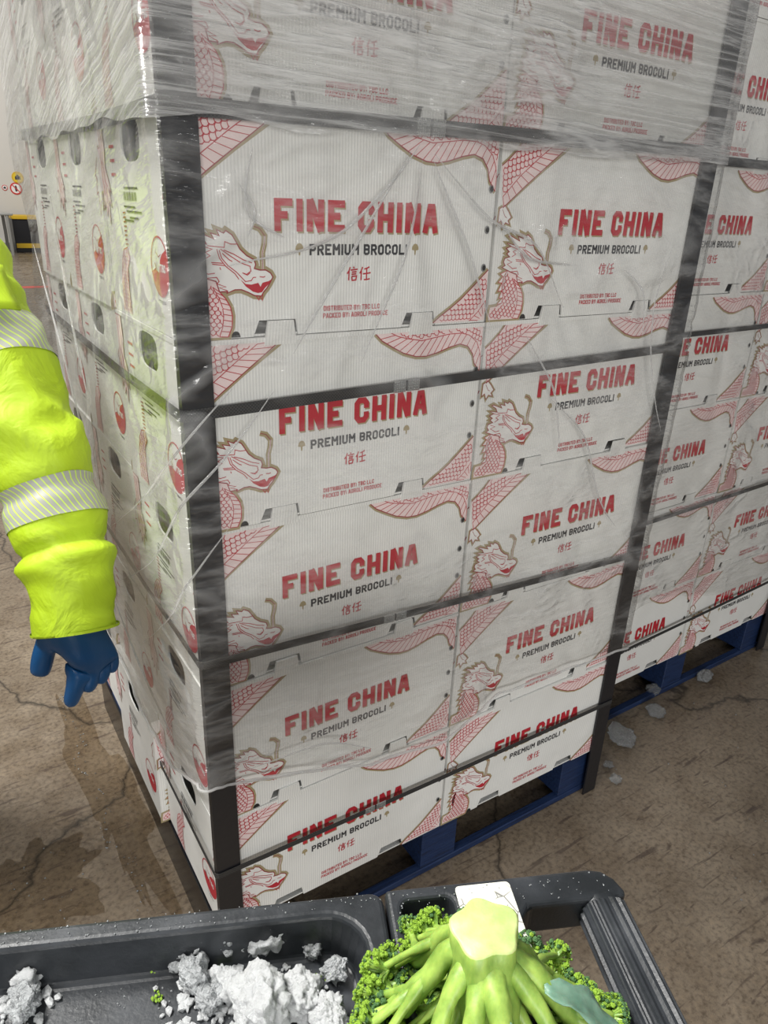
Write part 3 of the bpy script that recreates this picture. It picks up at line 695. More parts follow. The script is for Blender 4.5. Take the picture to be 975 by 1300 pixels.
# ------------------------------------------------------------------ stretch film
def wrap(name, M_, mats, off, x0, x1, y1, zt, bottom, nz, label, amp, rays=None, left=True, seed=0, step=.010, bulge=.012, hem=False):
    """a sheet round left, front and right sides; uv = metres along and up"""
    rc = .012; path = []
    def seg(a, b):
        n = max(2, int((Vector(b) - Vector(a)).length / step))
        for i in range(n): path.append(Vector(a).lerp(Vector(b), i / n))
    xl, xr, yf = x0 - off, x1 + off, -off
    seg((xl, y1), (xl, yf + rc)); k = len(path)
    for i in range(4): a = PI / 2 * i / 4; path.append(Vector((xl + rc - rc * math.cos(a), yf + rc - rc * math.sin(a))))
    seg((xl + rc, yf), (xr - rc, yf))
    for i in range(4): a = PI / 2 * i / 4; path.append(Vector((xr - rc + rc * math.sin(a), yf + rc - rc * math.cos(a))))
    seg((xr, yf + rc), (xr, y1)); path.append(Vector((xr, y1)))
    bm = bmesh.new(); uvl = bm.loops.layers.uv.new('UVMap'); cols = []; U = [0]
    for a, b in zip(path, path[1:]): U.append(U[-1] + (b - a).length)
    for i, p_ in enumerate(path):
        t = (path[min(i + 1, len(path) - 1)] - path[max(i - 1, 0)]).normalized(); nn = Vector((t.y, -t.x))
        zb = bottom(p_.x, p_.y); col = []
        for j in range(nz + 1):
            v_ = j / nz; z = zb + (zt - zb) * v_
            onl = p_.x < x0 and p_.y > .03; onf = p_.y < 0
            d = amp * (.7 * noise.noise(Vector((U[i] * 9 + seed, z * 7, 1))) + .5 * noise.noise(Vector((U[i] * 28 + z * 20 + seed, z * 10, 4))))
            if onl: d += bulge * (.4 + noise.noise(Vector((p_.y * 4, z * 5, 9 + seed)))) * min(1, (p_.y - .03) * 8)
            if rays and onf:
                for rx, rz_, A_, R0 in rays:
                    dx, dz = p_.x - rx, z - rz_; rr = math.hypot(dx, dz); an = math.atan2(dz, dx)
                    if rr > .01: d += A_ * (1 - abs(noise.noise(Vector((an * 4.5, rx, seed)))) * 3) * min(1, rr / .05) * math.exp(-rr / R0)
            d = max(d, -off * .45)
            col.append((bm.verts.new((p_.x + nn.x * d, p_.y + nn.y * d, z)), (U[i], z + (.28 * max(0, p_.y) if p_.x < x0 else .03 * p_.x))))
        cols.append(col)
    for A_, B_ in zip(cols, cols[1:]):
        for j in range(nz):
            q = (A_[j], B_[j], B_[j + 1], A_[j + 1]); f = bm.faces.new([a[0] for a in q]); f.smooth = True
            for lp, a in zip(f.loops, q): lp[uvl].uv = a[1]
    HEM = [[(v_[0][0].co.copy(),)] for v_ in cols]
    o = build(name, bm, mats, recalc=False); o.matrix_world = M_
    tag(o, label, 'plastic film', 'stretch film')
    if hem:
        bm = bmesh.new(); uvl = bm.loops.layers.uv.new('UVMap'); pts = [c_[0][0] for c_ in HEM]; 
        add_loft(bm, [(p_, .0022 + .0016 * noise.noise(p_ * 30), .0035 + .002 * noise.noise(p_ * 22), pts[min(i + 1, len(pts) - 1)] - pts[max(i - 1, 0)], Vector((0, 0, 1))) for i, p_ in enumerate(pts)], 8, False, uvl=uvl)
        h_ = build('rolled_edge', bm, M_hem, o, smooth=True)
    return o
M_hem = film('film_fold', .32, .3, (3, 40, 1), 0, 1.0, .3, 7)
def fold(par, pts, r):
    bm = bmesh.new(); uvl = bm.loops.layers.uv.new('UVMap'); q = catmull(pts, 8)
    add_loft(bm, [(p_ + Vector((0, .002 * noise.noise(p_ * 20), .003 * noise.noise(p_ * 12))), .0002, r * 1.5 * (.15 + math.sin(PI * i / (len(q) - 1))), q[min(i + 1, len(q) - 1)] - q[max(i - 1, 0)], Vector((0, -1, 0))) for i, p_ in enumerate(q)], 6, False, uvl=uvl)
    build('film_fold', bm, M_hem, par, smooth=True)
def interp(x, tab):
    for (a, va), (b, vb) in zip(tab, tab[1:]):
        if x <= b: return va + (vb - va) * max(0, min(1, (x - a) / (b - a)))
    return tab[-1][1]
def bot1(x, y):
    n_ = .006 * noise.noise(Vector((x * 14, y * 14, 2)))
    if y < 0: return n_ + interp(x, [(0, .512), (.12, .49), (.3, .425), (.488, .402), (.62, .47), (.8, .46), (1.02, .45)])
    if x < .5: return n_ + interp(y, [(0, .515), (.15, .44), (.36, .42), (.7, .48), (1, .52)])
    return .45 + n_
fm = wrap('stretch_film', I4, M_film, .0165, -.004, 2 * W + .006, .985, PT + .02, bot1, 130, 'clear wrinkled stretch film around the near stack', .005, rays=[(.345, 1.505, .007, .4), (.62, 1.30, .004, .25), (.93, 1.15, .005, .3), (.20, 1.40, .003, .12), (.80, .72, .003, .3), (.05, .52, .003, .2)], hem=True)
F_ = -.0205
for pts in ([(-.026, .42, .70), (-.024, .16, .86), (-.018, -.012, 1.02), (.05, F_, 1.09), (.12, F_, 1.17)], [(-.026, .46, .80), (-.024, .2, .95), (-.018, -.012, 1.10), (.06, F_, 1.18)], [(-.025, .3, .62), (-.022, .1, .78), (-.018, -.012, .90), (.045, F_, .98)],
            [(-.026, .5, .62), (-.026, .3, .55), (-.024, .12, .52)], [(-.026, .9, 1.3), (-.028, .7, 1.1), (-.028, .55, .9)], [(-.026, .8, 1.0), (-.028, .62, .8), (-.028, .5, .66)], [(-.026, .62, 1.42), (-.028, .56, 1.2), (-.027, .5, 1.05)],
            [(.345, F_, 1.49), (.29, F_, 1.43), (.20, F_, 1.365), (.06, F_, 1.335)], [(.33, F_, 1.48), (.24, F_, 1.35), (.15, F_, 1.22)], [(.35, F_, 1.47), (.33, F_, 1.35), (.26, F_, 1.20)], [(.37, F_, 1.47), (.44, F_, 1.36), (.50, F_, 1.24)], [(.37, F_, 1.48), (.48, F_, 1.40), (.58, F_, 1.36), (.66, F_, 1.26)],
            [(.50, F_, 1.40), (.57, F_, 1.34), (.68, F_, 1.33)], [(.58, F_, 1.22), (.66, F_, 1.12), (.70, F_, 1.0)], [(.66, F_, 1.10), (.76, F_, 1.02), (.83, F_, .88), (.90, F_, .80)], [(.92, F_, 1.36), (.90, F_, 1.25), (.93, F_, 1.12), (.99, F_, 1.0)],
            [(.10, F_, 1.47), (.09, F_, 1.40), (.14, F_, 1.37)], [(.08, F_, 1.43), (.10, F_, 1.40), (.09, F_, 1.37)], [(.80, F_, 1.32), (.86, F_, 1.28), (.88, F_, 1.2)], [(.04, F_, .505), (.15, F_, .478), (.30, F_, .44)], [(.05, F_, .53), (.2, F_, .52), (.3, F_, .47)]):
    fold(fm, pts, .0015)
wrap('stretch_film', I4, M_film_dense, .021, -.004, 2 * W + .006, .985, PT + .03, lambda x, y: 1.497 + .012 * noise.noise(Vector((x * 9, y * 9, 0))), 40, 'dense cloudy top wrap of stretch film on the near stack', .004, seed=5, bulge=.006)
wrap('stretch_film', P2, M_film, .0165, -.004, 2 * W + .006, .40, ZB + 7 * H + .01, lambda x, y: .36 + .05 * math.sin(x * 6) + .01 * noise.noise(Vector((x * 14, y * 14, 2))), 90, 'crinkled clear stretch film around the far stack', .006, rays=[(.35, 1.2, .004, .3), (.55, .9, .004, .3)], seed=9, step=.012)

# ------------------------------------------------------------------ room
bm = bmesh.new(); add_box(bm, (-9, -6, -.2), (12, 20, 0)); tag(build('floor', bm, M_floor), kind='structure')
bm = bmesh.new(); add_box(bm, (-9, 19.6, 0), (12, 19.9, 7.2)); tag(build('wall_back', bm, M_wall), kind='structure')
bm = bmesh.new(); add_box(bm, (-9, 19.5, 0), (12, 19.6, .16)); tag(build('baseboard_back', bm, M_steel), kind='structure')
bm = bmesh.new(); add_box(bm, (-4, 11.6, .0004), (3.2, 11.85, .0015)); tag(build('floor_stripe', bm, M_redstripe), 'red stripe across the floor far behind, left', 'floor marking')  # flat red strip on the far floor
# yellow-topped dark dock bumper and grey rail by the wall
t = tag(empty('loading_platform', (2.6, 19.0, 0)), 'dark loading platform with yellow top edge against far white wall', 'platform')
bm = bmesh.new(); add_box(bm, (-.45, -.35, .0), (1.4, .35, .72)); bevel(build('body', bm, M_post, t), .01)
bm = bmesh.new(); add_box(bm, (-.46, -.38, .72), (1.42, .35, .80)); bevel(build('edge', bm, M_yel, t), .01)
bm = bmesh.new(); add_box(bm, (-.43, -.37, .10), (1.38, -.352, .2)); build('rubbing_strip', bm, M_yel, t)
t = tag(empty('steel_table', (1.75, 18.2, 0)), 'grey steel table leg and top at far left edge of the frame', 'table')
bm = bmesh.new(); add_box(bm, (-1.3, -.4, .82), (.33, .4, .87)); bevel(build('table_top', bm, M_steel, t), .01)
for x in (-1.25, .22):
    for y in (-.36, .36):
        bm = bmesh.new(); add_tube(bm, [(x, y, 0), (x, y, .45), (x * .95, y, .82)], .035, 10); build('leg', bm, M_steel, t)
def sign(name, x, z, r, ring, face, label, kind):
    t = tag(empty(name, (x, 19.59, z)), label, 'sign')
    bm = bmesh.new(); vs = [bm.verts.new((r * math.cos(2 * PI * i / 28), -.004, r * math.sin(2 * PI * i / 28))) for i in range(28)]
    vb = [bm.verts.new((v.co.x, .01, v.co.z)) for v in vs]; bm.faces.new(vs)
    for i in range(28): bm.faces.new((vs[i], vs[(i + 1) % 28], vb[(i + 1) % 28], vb[i]))
    build('plate', bm, ring, t)
    bm = bmesh.new(); bm.faces.new([bm.verts.new((r * .78 * math.cos(2 * PI * i / 28), -.006, r * .78 * math.sin(2 * PI * i / 28))) for i in range(28)]); build('face', bm, face, t)
    bm = bmesh.new()
    if kind: 
        a = r * .8; bm.faces.new([bm.verts.new((x_, -.009, z_)) for x_, z_ in ((-a * .75, a * .6), (-a * .6, a * .75), (a * .75, -a * .6), (a * .6, -a * .75))])
        build('slash', bm, ring, t)
        bm = bmesh.new(); bm.faces.new([bm.verts.new((x_ * r, -.0075, z_ * r)) for x_, z_ in ((-.14, -.5), (.14, -.5), (.2, .0), (.1, .5), (-.1, .5), (-.2, 0))]); build('symbol', bm, M_blackp, t)
    else:
        bm.faces.new([bm.verts.new((x_ * r, -.009, z_ * r)) for x_, z_ in ((-.45, -.35), (.45, -.35), (.45, .1), (0, .5), (-.45, .1))]); build('symbol', bm, M_blackp, t)
sign('warning_sign', 2.53, 1.60, .13, M_yel, mat('sign_yellow', (.75, .55, .03), .5), 'round yellow sign on the far white wall', False)
sign('prohibition_sign', 2.46, 1.36, .13, mat('sign_red', (.6, .03, .03), .5), mat('sign_white', (.8, .8, .8), .5), 'round red and white prohibition sign below the yellow sign', True)
sign('warning_sign', 2.22, 1.37, .06, mat('sign_red_small', (.6, .03, .03), .5), mat('sign_white_small', (.8, .8, .8), .5), 'smallest red and white sign left of the prohibition sign', False)

# ------------------------------------------------------------------ water, ice and modelled glints on the floor
def puddle(x, y, rx, ry, seed, label, h=.0012):
    bm = bmesh.new(); c = bm.verts.new((0, 0, h)); n = 90
    ring = []
    for i in range(n):
        a = 2 * PI * i / n; k = 1 + .6 * noise.noise(Vector((math.cos(a) * 1.6, math.sin(a) * 1.6, seed))) + .35 * noise.noise(Vector((math.cos(a) * 5, math.sin(a) * 5, seed)))
        ring.append((math.cos(a) * rx * k, math.sin(a) * ry * k))
    v1 = [bm.verts.new((p_[0] * .9, p_[1] * .9, h)) for p_ in ring]; v2 = [bm.verts.new((p_[0], p_[1], .0002)) for p_ in ring]
    for i in range(n):
        j = (i + 1) % n; bm.faces.new((c, v1[i], v1[j])); bm.faces.new((v1[i], v2[i], v2[j], v1[j]))
    o = build('puddle', bm, M_water, smooth=True); o.location = (x, y, .0003); tag(o, label, 'puddle'); return o
puddle(-.30, .42, .16, .13, 1.5, 'wet puddle on the floor at lower left above the cart')
o = puddle(-.085, .62, .06, .42, 4.5, 'long thin puddle beside the left edge of the near pallet')
def lump(bm, c, r, seed, sq=.7, rough=.3, sub=2):
    g_ = bmesh.ops.create_icosphere(bm, subdivisions=sub, radius=1)
    rs = random.Random(seed); ax = Vector((rs.uniform(.75, 1.2), rs.uniform(.75, 1.2), sq * rs.uniform(.85, 1.2)))
    for v in g_['verts']:
        d = 1 + rough * noise.noise(v.co * 1.7 + Vector((seed, 0, 0))) + rough * .45 * noise.noise(v.co * 5 + Vector((0, seed, 0)))
        v.co = Vector((v.co.x * ax.x * d * r, v.co.y * ax.y * d * r, v.co.z * ax.z * d * r)) + Vector(c)
def ice(x, y, z, r, seed, label, group, sq=.75, rough=.35, m_=None):
    bm = bmesh.new(); lump(bm, (0, 0, 0), r, seed, sq, rough, 5 if r > .0145 else 4)
    for v in bm.verts: v.co += v.co.normalized() * (.0030 * noise.noise(v.co * 160 + Vector((seed, 0, 0))) + .0022 * noise.noise(v.co * 420) + .001 * noise.noise(v.co * 900))
    lo = min(v.co.z for v in bm.verts)
    o = build('ice_chunk', bm, m_ or M_ice, smooth=True); o.location = (x, y, z - lo + .0002); tag(o, label, 'ice', group); return o
for k, (x, y, r, lb) in enumerate(((1.235, .088, .034, 'large clear ice chunk on the floor right of the near stack'), (1.50, .186, .022, 'ice chunk on the floor just before the far pallet'), (1.71, .145, .026, 'ice chunk on the floor farthest right'), (1.42, .11, .026, 'flat ice chunk on floor between two rounder ones'), (1.09, -.02, .014, 'small ice chunk beside the foot of the corner board'), (1.12, .03, .012, 'tiny ice chunk behind the corner board foot'))):
    ice(x, y, 0.0, r, 40 + k, lb, 'ice on the floor', m_=M_clear)
bm = bmesh.new(); rs = random.Random(5)
for k in range(200):
    if k < 110: y = rs.uniform(.1, 1.1); x = -.10 + .015 * math.sin(y * 23) + rs.gauss(0, .008)
    elif k < 150: x, y = -.3 + rs.gauss(0, .08), .42 + rs.gauss(0, .07)
    else: x, y = rs.uniform(1.05, 2.0), rs.uniform(-.45, .15)
    lump(bm, (x, y, .0008), rs.uniform(.001, .0028), k, .5, .2, 1)
tag(build('drops_and_glints', bm, M_drop, smooth=True), 'drops, ice crumbs and painted wet glints on the floor by the pallets', 'water drops', kind='stuff')  # pale lumps also stand in for highlights along the wet floor

# ------------------------------------------------------------------ utility cart (local: s away from the handle, t towards the viewer)
OX, OY, RZ, CW = .152, -.652, math.atan2(.407, -.914), .43
# tray + frame
cart = tag(empty('utility_cart', (OX, OY, 0), RZ), 'black plastic utility cart with ribbed handle in the foreground', 'cart')
TZ = .88
def rrect(x0, y0, x1, y1, r, n=6):
    out = []
    for cx, cy, a0 in ((x1 - r, y0 + r, -PI / 2), (x1 - r, y1 - r, 0), (x0 + r, y1 - r, PI / 2), (x0 + r, y0 + r, PI)):
        for i in range(n + 1): a = a0 + PI / 2 * i / n; out.append((cx + r * math.cos(a), cy + r * math.sin(a)))
    return out
bm = bmesh.new(); add_prism(bm, rrect(.2075, 0, 1.0, CW, .012), TZ - .075, TZ); o = build('tray', bm, M_plastic, cart)
bm = bmesh.new()
a = [bm.verts.new((x, y, TZ - .042)) for x, y in rrect(.232, .022, .975, CW - .022, .028)]; b = [bm.verts.new((x, y, TZ + .001)) for x, y in rrect(.226, .017, .981, CW - .017, .034)]
n = len(a)
for i in range(n): bm.faces.new((a[i], a[(i + 1) % n], b[(i + 1) % n], b[i]))
bm.faces.new(a[::-1]); bm.faces.new(b)
c = build('cutter', bm, M_plastic, cart); cut(o, [c]); bevel(o, .0045, 3)
for p_ in o.data.polygons: p_.use_smooth = False
tray = o
bm = bmesh.new()
outl = [(.2055, 0), (.2055, CW), (.03, CW), (.01, CW - .008), (0, CW - .03), (.001, CW - .042), (.088, CW - .042), (.098, CW - .052), (.098, .042), (.088, .030), (.001, .030), (0, .024), (.004, .012), (.012, .003), (.024, 0)]
add_prism(bm, outl[::-1], TZ - .034, TZ + .001); o = build('handle_frame', bm, M_plastic, cart)
bm = bmesh.new(); add_prism(bm, rrect(.150, .012, .194, .30, .008), TZ - .022, TZ + .003); c = build('cutter', bm, M_plastic, cart); cut(o, [c]); bevel(o, .004, 3)
# deep skirt below the frame
bm = bmesh.new(); add_prism(bm, [(.2055, .004), (.2055, CW - .004), (.102, CW - .004), (.102, .004)], TZ - .15, TZ - .033); build('skirt', bm, M_plastic, cart)
# ribbed grip
bm = bmesh.new(); gc = .0205; gz = TZ - .016; rings = []; nn_ = 72
for t_ in (.026, .030, .032, .10, .2, .3, CW - .044, CW - .042, CW - .038):
    r = []
    for i in range(nn_):
        a = 2 * PI * i / nn_; rb = 1 if (.031 < t_ < CW - .043) and (i % 4 in (0, 1)) else 0
        rr = .0178 if t_ in (.026, CW - .038) else .0182 + (.0016 if rb else -.0006)
        ex_ = .55
        r.append(bm.verts.new((gc + math.copysign(abs(math.cos(a)) ** .8, math.cos(a)) * rr * 1.05, t_, gz + math.copysign(abs(math.sin(a)) ** .8, math.sin(a)) * rr)))
    rings.append(r)
for A_, B_ in zip(rings, rings[1:]):
    for i in range(nn_): bm.faces.new((A_[i], A_[(i + 1) % nn_], B_[(i + 1) % nn_], B_[i]))
bm.faces.new(rings[0]); bm.faces.new(rings[-1][::-1])
build('grip', bm, M_plastic, cart)
bm = bmesh.new(); add_prism(bm, rrect(.098, .005, .146, .085, .004), TZ + .0011, TZ + .0016); tag(build('label_sheet', bm, M_label, cart), 'torn white label stuck on the black frame')
for s_ in (.24, .96):
    for t_ in (.03, CW - .075):
        bm = bmesh.new()
        pts = [(s_, t_), (s_ + .045, t_), (s_ + .045, t_ + .045), (s_, t_ + .045)]
        add_prism(bm, pts, .12, TZ - .075); bevel(build('leg', bm, M_plastic, cart), .006)
        bm = bmesh.new(); add_tube(bm, [(s_ + .01, t_ + .022, .052), (s_ + .035, t_ + .022, .052)], .05, 20); k = build('caster', bm, M_post, cart)
bm = bmesh.new(); add_prism(bm, rrect(.215, .012, 1.0, CW - .012, .03), .16, .20); bevel(build('lower_shelf', bm, M_plastic, cart), .006)
tdir = lambda s_, t_, z: Matrix.Translation((OX, OY, 0)) @ Matrix.Rotation(RZ, 4, 'Z') @ Vector((s_, t_, z))
# wet drops on tray
bm = bmesh.new(); rs = random.Random(11)
for k in range(420):
    q = rs.random()
    if q < .45: s_, t_, z = rs.uniform(.21, .75), rs.uniform(.001, .015), TZ
    elif q < .6: s_, t_, z = rs.uniform(.01, .2), rs.uniform(.004, .028), TZ + .001
    else: s_, t_, z = rs.uniform(.24, .7), .024 + abs(rs.gauss(0, .05)), TZ - .042
    if t_ > .4: continue
    lump(bm, tdir(s_, t_, z + .0004), rs.uniform(.0003, .0010), k, .6, .2, 1)
tag(build('drops_and_glints', bm, M_drop, smooth=True), 'tiny drops and ice grains on the rim and floor of the cart tray', 'water drops', kind='stuff')

# ------------------------------------------------------------------ ice in the tray
FZ = TZ - .042
spots = [(-.160, -.592, .025, .9, 'largest heap-like white ice lump in the tray'), (-.132, -.597, .0185, .85, 'rounded opaque white ice ball right of the largest lump'), (-.119, -.622, .015, .8, 'white ice lump at tray bottom beside the broccoli'),
 (-.193, -.512, .011, .8, 'greyish ice chunk, left one of the back row'), (-.178, -.514, .012, 1.0, 'upright grey ice chunk in the back row'), (-.160, -.524, .012, .9, 'clear ice chunk behind the largest lump, left'), (-.141, -.535, .012, 1.0, 'clear ice chunk behind the largest lump, middle'), (-.128, -.543, .011, 1.1, 'clear peak of ice behind the largest lump, right'),
 (-.192, -.535, .013, .7, 'flat clear ice chunk left of the largest lump'), (-.174, -.545, .009, .8, 'small ice chunk between flat and largest lump'), (-.188, -.556, .011, .7, 'wet ice chunk at the tray bottom left of the largest lump'), (-.170, -.560, .010, .8, 'ice chunk touching the largest lump on its left'), (-.100, -.560, .010, .6, 'thin glassy ice piece beside the broccoli florets'), (-.094, -.588, .010, .6, 'ice piece half under the broccoli'),
 (-.305, -.472, .012, .6, 'clear ice chunk in the far left of the tray'), (-.309, -.488, .013, .5, 'melting ice patch in the far left of the tray')]
for k, (x, y, r, sq, lb) in enumerate(spots): ice(x, y, FZ, r, 3 + k * 7, lb, 'ice chunks in the tray', sq, .30 if k < 3 else .42, M_wetice if k in (3, 5, 8, 10, 12, 13, 15) else None)
bm = bmesh.new(); rs = random.Random(21)
for k in range(330):
    if k < 60: x, y = -.308 + rs.gauss(0, .012), -.48 + rs.gauss(0, .012)
    else: x, y = -.165 + rs.gauss(0, .026), -.55 + rs.gauss(0, .018)
    v = Matrix.Rotation(-RZ, 4, 'Z') @ (Vector((x - OX, y - OY, 0)))
    if v.y < .026 or v.x < .24: continue
    lump(bm, (x, y, FZ + .0015), rs.uniform(.0015, .0048), k, .8, .5, 1)
tag(build('crushed_ice', bm, M_ice, smooth=False), 'loose crushed ice grains around the lumps in the tray', 'ice', kind='stuff')
def crumb(x, y, seed, lb):
    bm = bmesh.new(); rs = random.Random(seed)
    for k in range(14): lump(bm, (rs.gauss(0, .0022), rs.gauss(0, .0022), rs.uniform(0, .003)), rs.uniform(.0009, .0019), k, .8, .4, 1)
    o = build('broccoli_crumb', bm, M_bud, smooth=True); o.location = (x, y, FZ + .0015); tag(o, lb, 'broccoli piece', 'green crumbs in the tray')
for k, (x, y, lb) in enumerate(((-.2185, -.508, 'green broccoli crumb at the back left of the ice'), (-.222, -.532, 'green broccoli crumb left of the flat ice chunk'), (-.168, -.537, 'green broccoli crumb between the ice chunks'), (-.107, -.583, 'green broccoli crumb between ice ball and broccoli'), (-.113, -.553, 'green crumb against the tray wall behind the ice ball'))): crumb(x, y, k, lb)

# ------------------------------------------------------------------ broccoli, cut stem up
BC = Vector((-.036, -.704, .889)); BT = Vector((-.030, -.684, .966))
broc = tag(empty('broccoli', BC + Vector((0, 0, -.012))), 'bright green broccoli head lying crown-down on the cart, cut stem up', 'broccoli')
broc.scale = (.84, .84, .84)
rs = random.Random(4)
def starr(a): return 1 + .09 * math.cos(5 * a + .4) + .05 * math.cos(2 * a)
bm = bmesh.new(); rings = []; nS = 40
tp = (BT - BC) * 1.3
for k, (f, r) in enumerate(((1.0, .0255), (.985, .0275), (.86, .027), (.7, .027), (.5, .030), (.3, .030), (.1, .024), (-.15, .012))):
    c = Vector((tp.x * f, tp.y * f, tp.z * f)); am = starr if f > .4 else (lambda a: 1)
    rings.append([bm.verts.new(c + Vector((math.cos(2 * PI * i / nS) * r * starr(2 * PI * i / nS), math.sin(2 * PI * i / nS) * r * starr(2 * PI * i / nS), .001 * math.cos(2 * PI * i / nS * 3)))) for i in range(nS)])
for k, (A_, B_) in enumerate(zip(rings, rings[1:])):
    for i in range(nS): bm.faces.new((A_[i], A_[(i + 1) % nS], B_[(i + 1) % nS], B_[i])).material_index = 1 if k == 0 else 0
ctr = bm.verts.new(tp + Vector((0, 0, -.0008)))
for i in range(nS): bm.faces.new((rings[0][(i + 1) % nS], rings[0][i], ctr)).material_index = 1
build('stalk', bm, [M_stalk, M_cut], broc, smooth=True)
def floret_mesh(seed, dark=0):
    bm = bmesh.new(); rr = random.Random(seed)
    for k in range(64):
        a = rr.uniform(0, 2 * PI); el = rr.uniform(-.35, 1.15); d = Vector((math.cos(a) * math.cos(el), math.sin(a) * math.cos(el), math.sin(el)))
        rad = .0125 * rr.uniform(.75, 1.1); p_ = d * rad
        if k % 3 == 0: add_tube(bm, [Vector((0, 0, -.006)), p_ * .5 + Vector((0, 0, -.002)), p_ * .93], [.0022, .0015, .001], 5, 0)
        mi = 2 if rr.random() < dark else 1
        g_ = bmesh.ops.create_icosphere(bm, subdivisions=1, radius=rr.uniform(.0018, .0031))
        for v in g_['verts']: v.co = v.co * (1 + .3 * noise.noise(v.co * 600)) + p_
        for v in g_['verts']:
            for f in v.link_faces: f.material_index = mi
    for k in range(70):
        a = rr.uniform(0, 2 * PI); el = rr.uniform(-.2, 1.4); d = Vector((math.cos(a) * math.cos(el), math.sin(a) * math.cos(el), math.sin(el)))
        p_ = d * .0135 * rr.uniform(.85, 1.08); g_ = bmesh.ops.create_icosphere(bm, subdivisions=1, radius=rr.uniform(.001, .0017))
        for v in g_['verts']:
            v.co += p_
        for v in g_['verts']:
            for f in v.link_faces: f.material_index = 2 if rr.random() < dark else 1
    o = build('floret', bm, [M_stalk, M_bud, M_budd], recalc=True); me = o.data; bpy.data.objects.remove(o); return me
FM = [floret_mesh(1, .1), floret_mesh(2, .3), floret_mesh(3, .7), floret_mesh(8, .95)]
def floret(p_, d, s_, par):
    q = Vector(d).normalized().to_track_quat('Z', 'Y')
    o = link('floret', FM[rs.choice((0, 0, 1, 1, 2, 3))], None, par); o.location = p_; o.rotation_mode = 'QUATERNION'; o.rotation_quaternion = q; o.scale = (s_,) * 3
N1 = 10
def branch(a, rad, zend, r0, start):
    d = Vector((math.cos(a), math.sin(a), 0)); side = Vector((-d.y, d.x, 0))
    p0 = tp * start + d * .010; p1 = tp * (start - .18) + d * rad * .40 + side * rs.uniform(-.006, .006); p2 = d * rad * .78 + Vector((0, 0, zend + .012)); 
    pts = catmull([p0, p1, p2], 7)
    bm = bmesh.new(); add_tube(bm, pts, [r0 * (1 - .42 * i / (len(pts) - 1)) for i in range(len(pts))], 12, 0, wob=lambda p_, k, a_: r0 * .28 * noise.noise(p_ * 70 + Vector((a * 5, 0, 0))))
    fl = []
    nsub = 6
    for k in range(nsub):
        f = (k - (nsub - 1) / 2) / nsub; base = pts[-2 - 2 * (k % 3)]
        e = d * (rad * rs.uniform(.93, 1.08)) + side * f * rad * .62 + Vector((0, 0, zend + rs.uniform(-.006, .010)))
        add_tube(bm, catmull([base, base.lerp(e, .5) + Vector((0, 0, .003)), e], 3), [r0 * .48] * 3 + [r0 * .32] * 4, 7, 0)
        fl.append((e, (d * .8 + side * f * .9 + Vector((0, 0, -.35)))))
        if k % 2: fl.append((e * .86 + Vector((0, 0, -.012)), d * .4 + Vector((0, 0, -1))))
    b_ = build('branch', bm, M_stalk, broc, smooth=True)
    for e, dd in fl: floret(e, dd, rs.uniform(.85, 1.25), b_)
for k in range(N1): branch(2 * PI * k / N1 + rs.uniform(-.1, .1), .095 + rs.uniform(-.006, .012), .002 + rs.uniform(-.004, .004), .0110 + rs.uniform(-.002, .002), .80)
for k in range(9): branch(2 * PI * k / 9 + .3, .070, -.010, .0070, .55)
for k in range(6): branch(2 * PI * k / 6 + .3, .040, -.014, .007, .45)
def leaf(a, L_, wd, start, lift, lb):
    d = Vector((math.cos(a), math.sin(a), 0)); sd = Vector((-d.y, d.x, 0)); bm = bmesh.new(); rows = []
    for i in range(13):
        f = i / 12; c = d * (start + L_ * f) + Vector((0, 0, lift * (1 - f * .8) + .006 * math.sin(f * 5)))
        wv = wd * math.sin(PI * (f * .86 + .10)) * (1 + .15 * math.sin(f * 16))
        rows.append([bm.verts.new(c + sd * wv * g_ + Vector((0, 0, .35 * abs(g_) * wv + .0015 * math.sin(f * 20 + g_ * 4)))) for g_ in (-1, -.6, -.25, -.05, .05, .25, .6, 1)])
    for A_, B_ in zip(rows, rows[1:]):
        for j in range(7): bm.faces.new((A_[j], A_[j + 1], B_[j + 1], B_[j]))
    o = build('leaf', bm, M_leaf, broc, smooth=True); m_ = o.modifiers.new('thick', 'SOLIDIFY'); m_.thickness = .0009; tag(o, lb); return o
leaf(-.62, .080, .014, .040, .066, 'blue-green pointed leaf on the right side')
leaf(-1.9, .06, .007, .03, .066, 'narrow blue-green leaf between the stems')

# ------------------------------------------------------------------ worker
wk = tag(empty('person', (-.50, .68, 0)), 'person in yellow hi-vis jacket with blue glove, arm hanging down by the stack', 'person')
O_ = Vector((-.50, .68, 0))
def L2(p_): return Vector(p_) - O_
arm = [(-.27, .635, 1.335), (-.221, .592, 1.289), (-.197, .51, 1.187), (-.173, .433, 1.093), (-.150, .354, .994), (-.141, .288, .902), (-.140, .237, .829), (-.147, .199, .745)]
arad = [.098, .104, .099, .097, .088, .076, .067, .064]
ap = catmull([L2(p_) for p_ in arm], 12)
def arr(i): 
    f = i / 12; k = min(int(f), len(arad) - 2); return arad[k] + (arad[k + 1] - arad[k]) * (f - k)
def wrinkle(p_, k, a):
    f = k / 12
    w_ = .012 * noise.noise(p_ * 7) + .009 * (.5 - abs(noise.noise(Vector((p_.x * 8 + p_.z * 7, p_.y * 8, p_.z * 13))))  * 2.4) * (1 if f < 6.6 else .2) + .006 * noise.noise(Vector((p_.x * 12, p_.y * 12, p_.z * 30)))
    # fabric bunching at the elbow and above the cuff
    w_ += .011 * math.exp(-((f - 4.05) / .28) ** 2) * math.sin(a * 1 + 1.5) - .010 * math.exp(-((f - 4.55) / .12) ** 2)
    w_ += .008 * math.exp(-((f - 5.75) / .16) ** 2) - .009 * math.exp(-((f - 5.48) / .10) ** 2)
    return w_
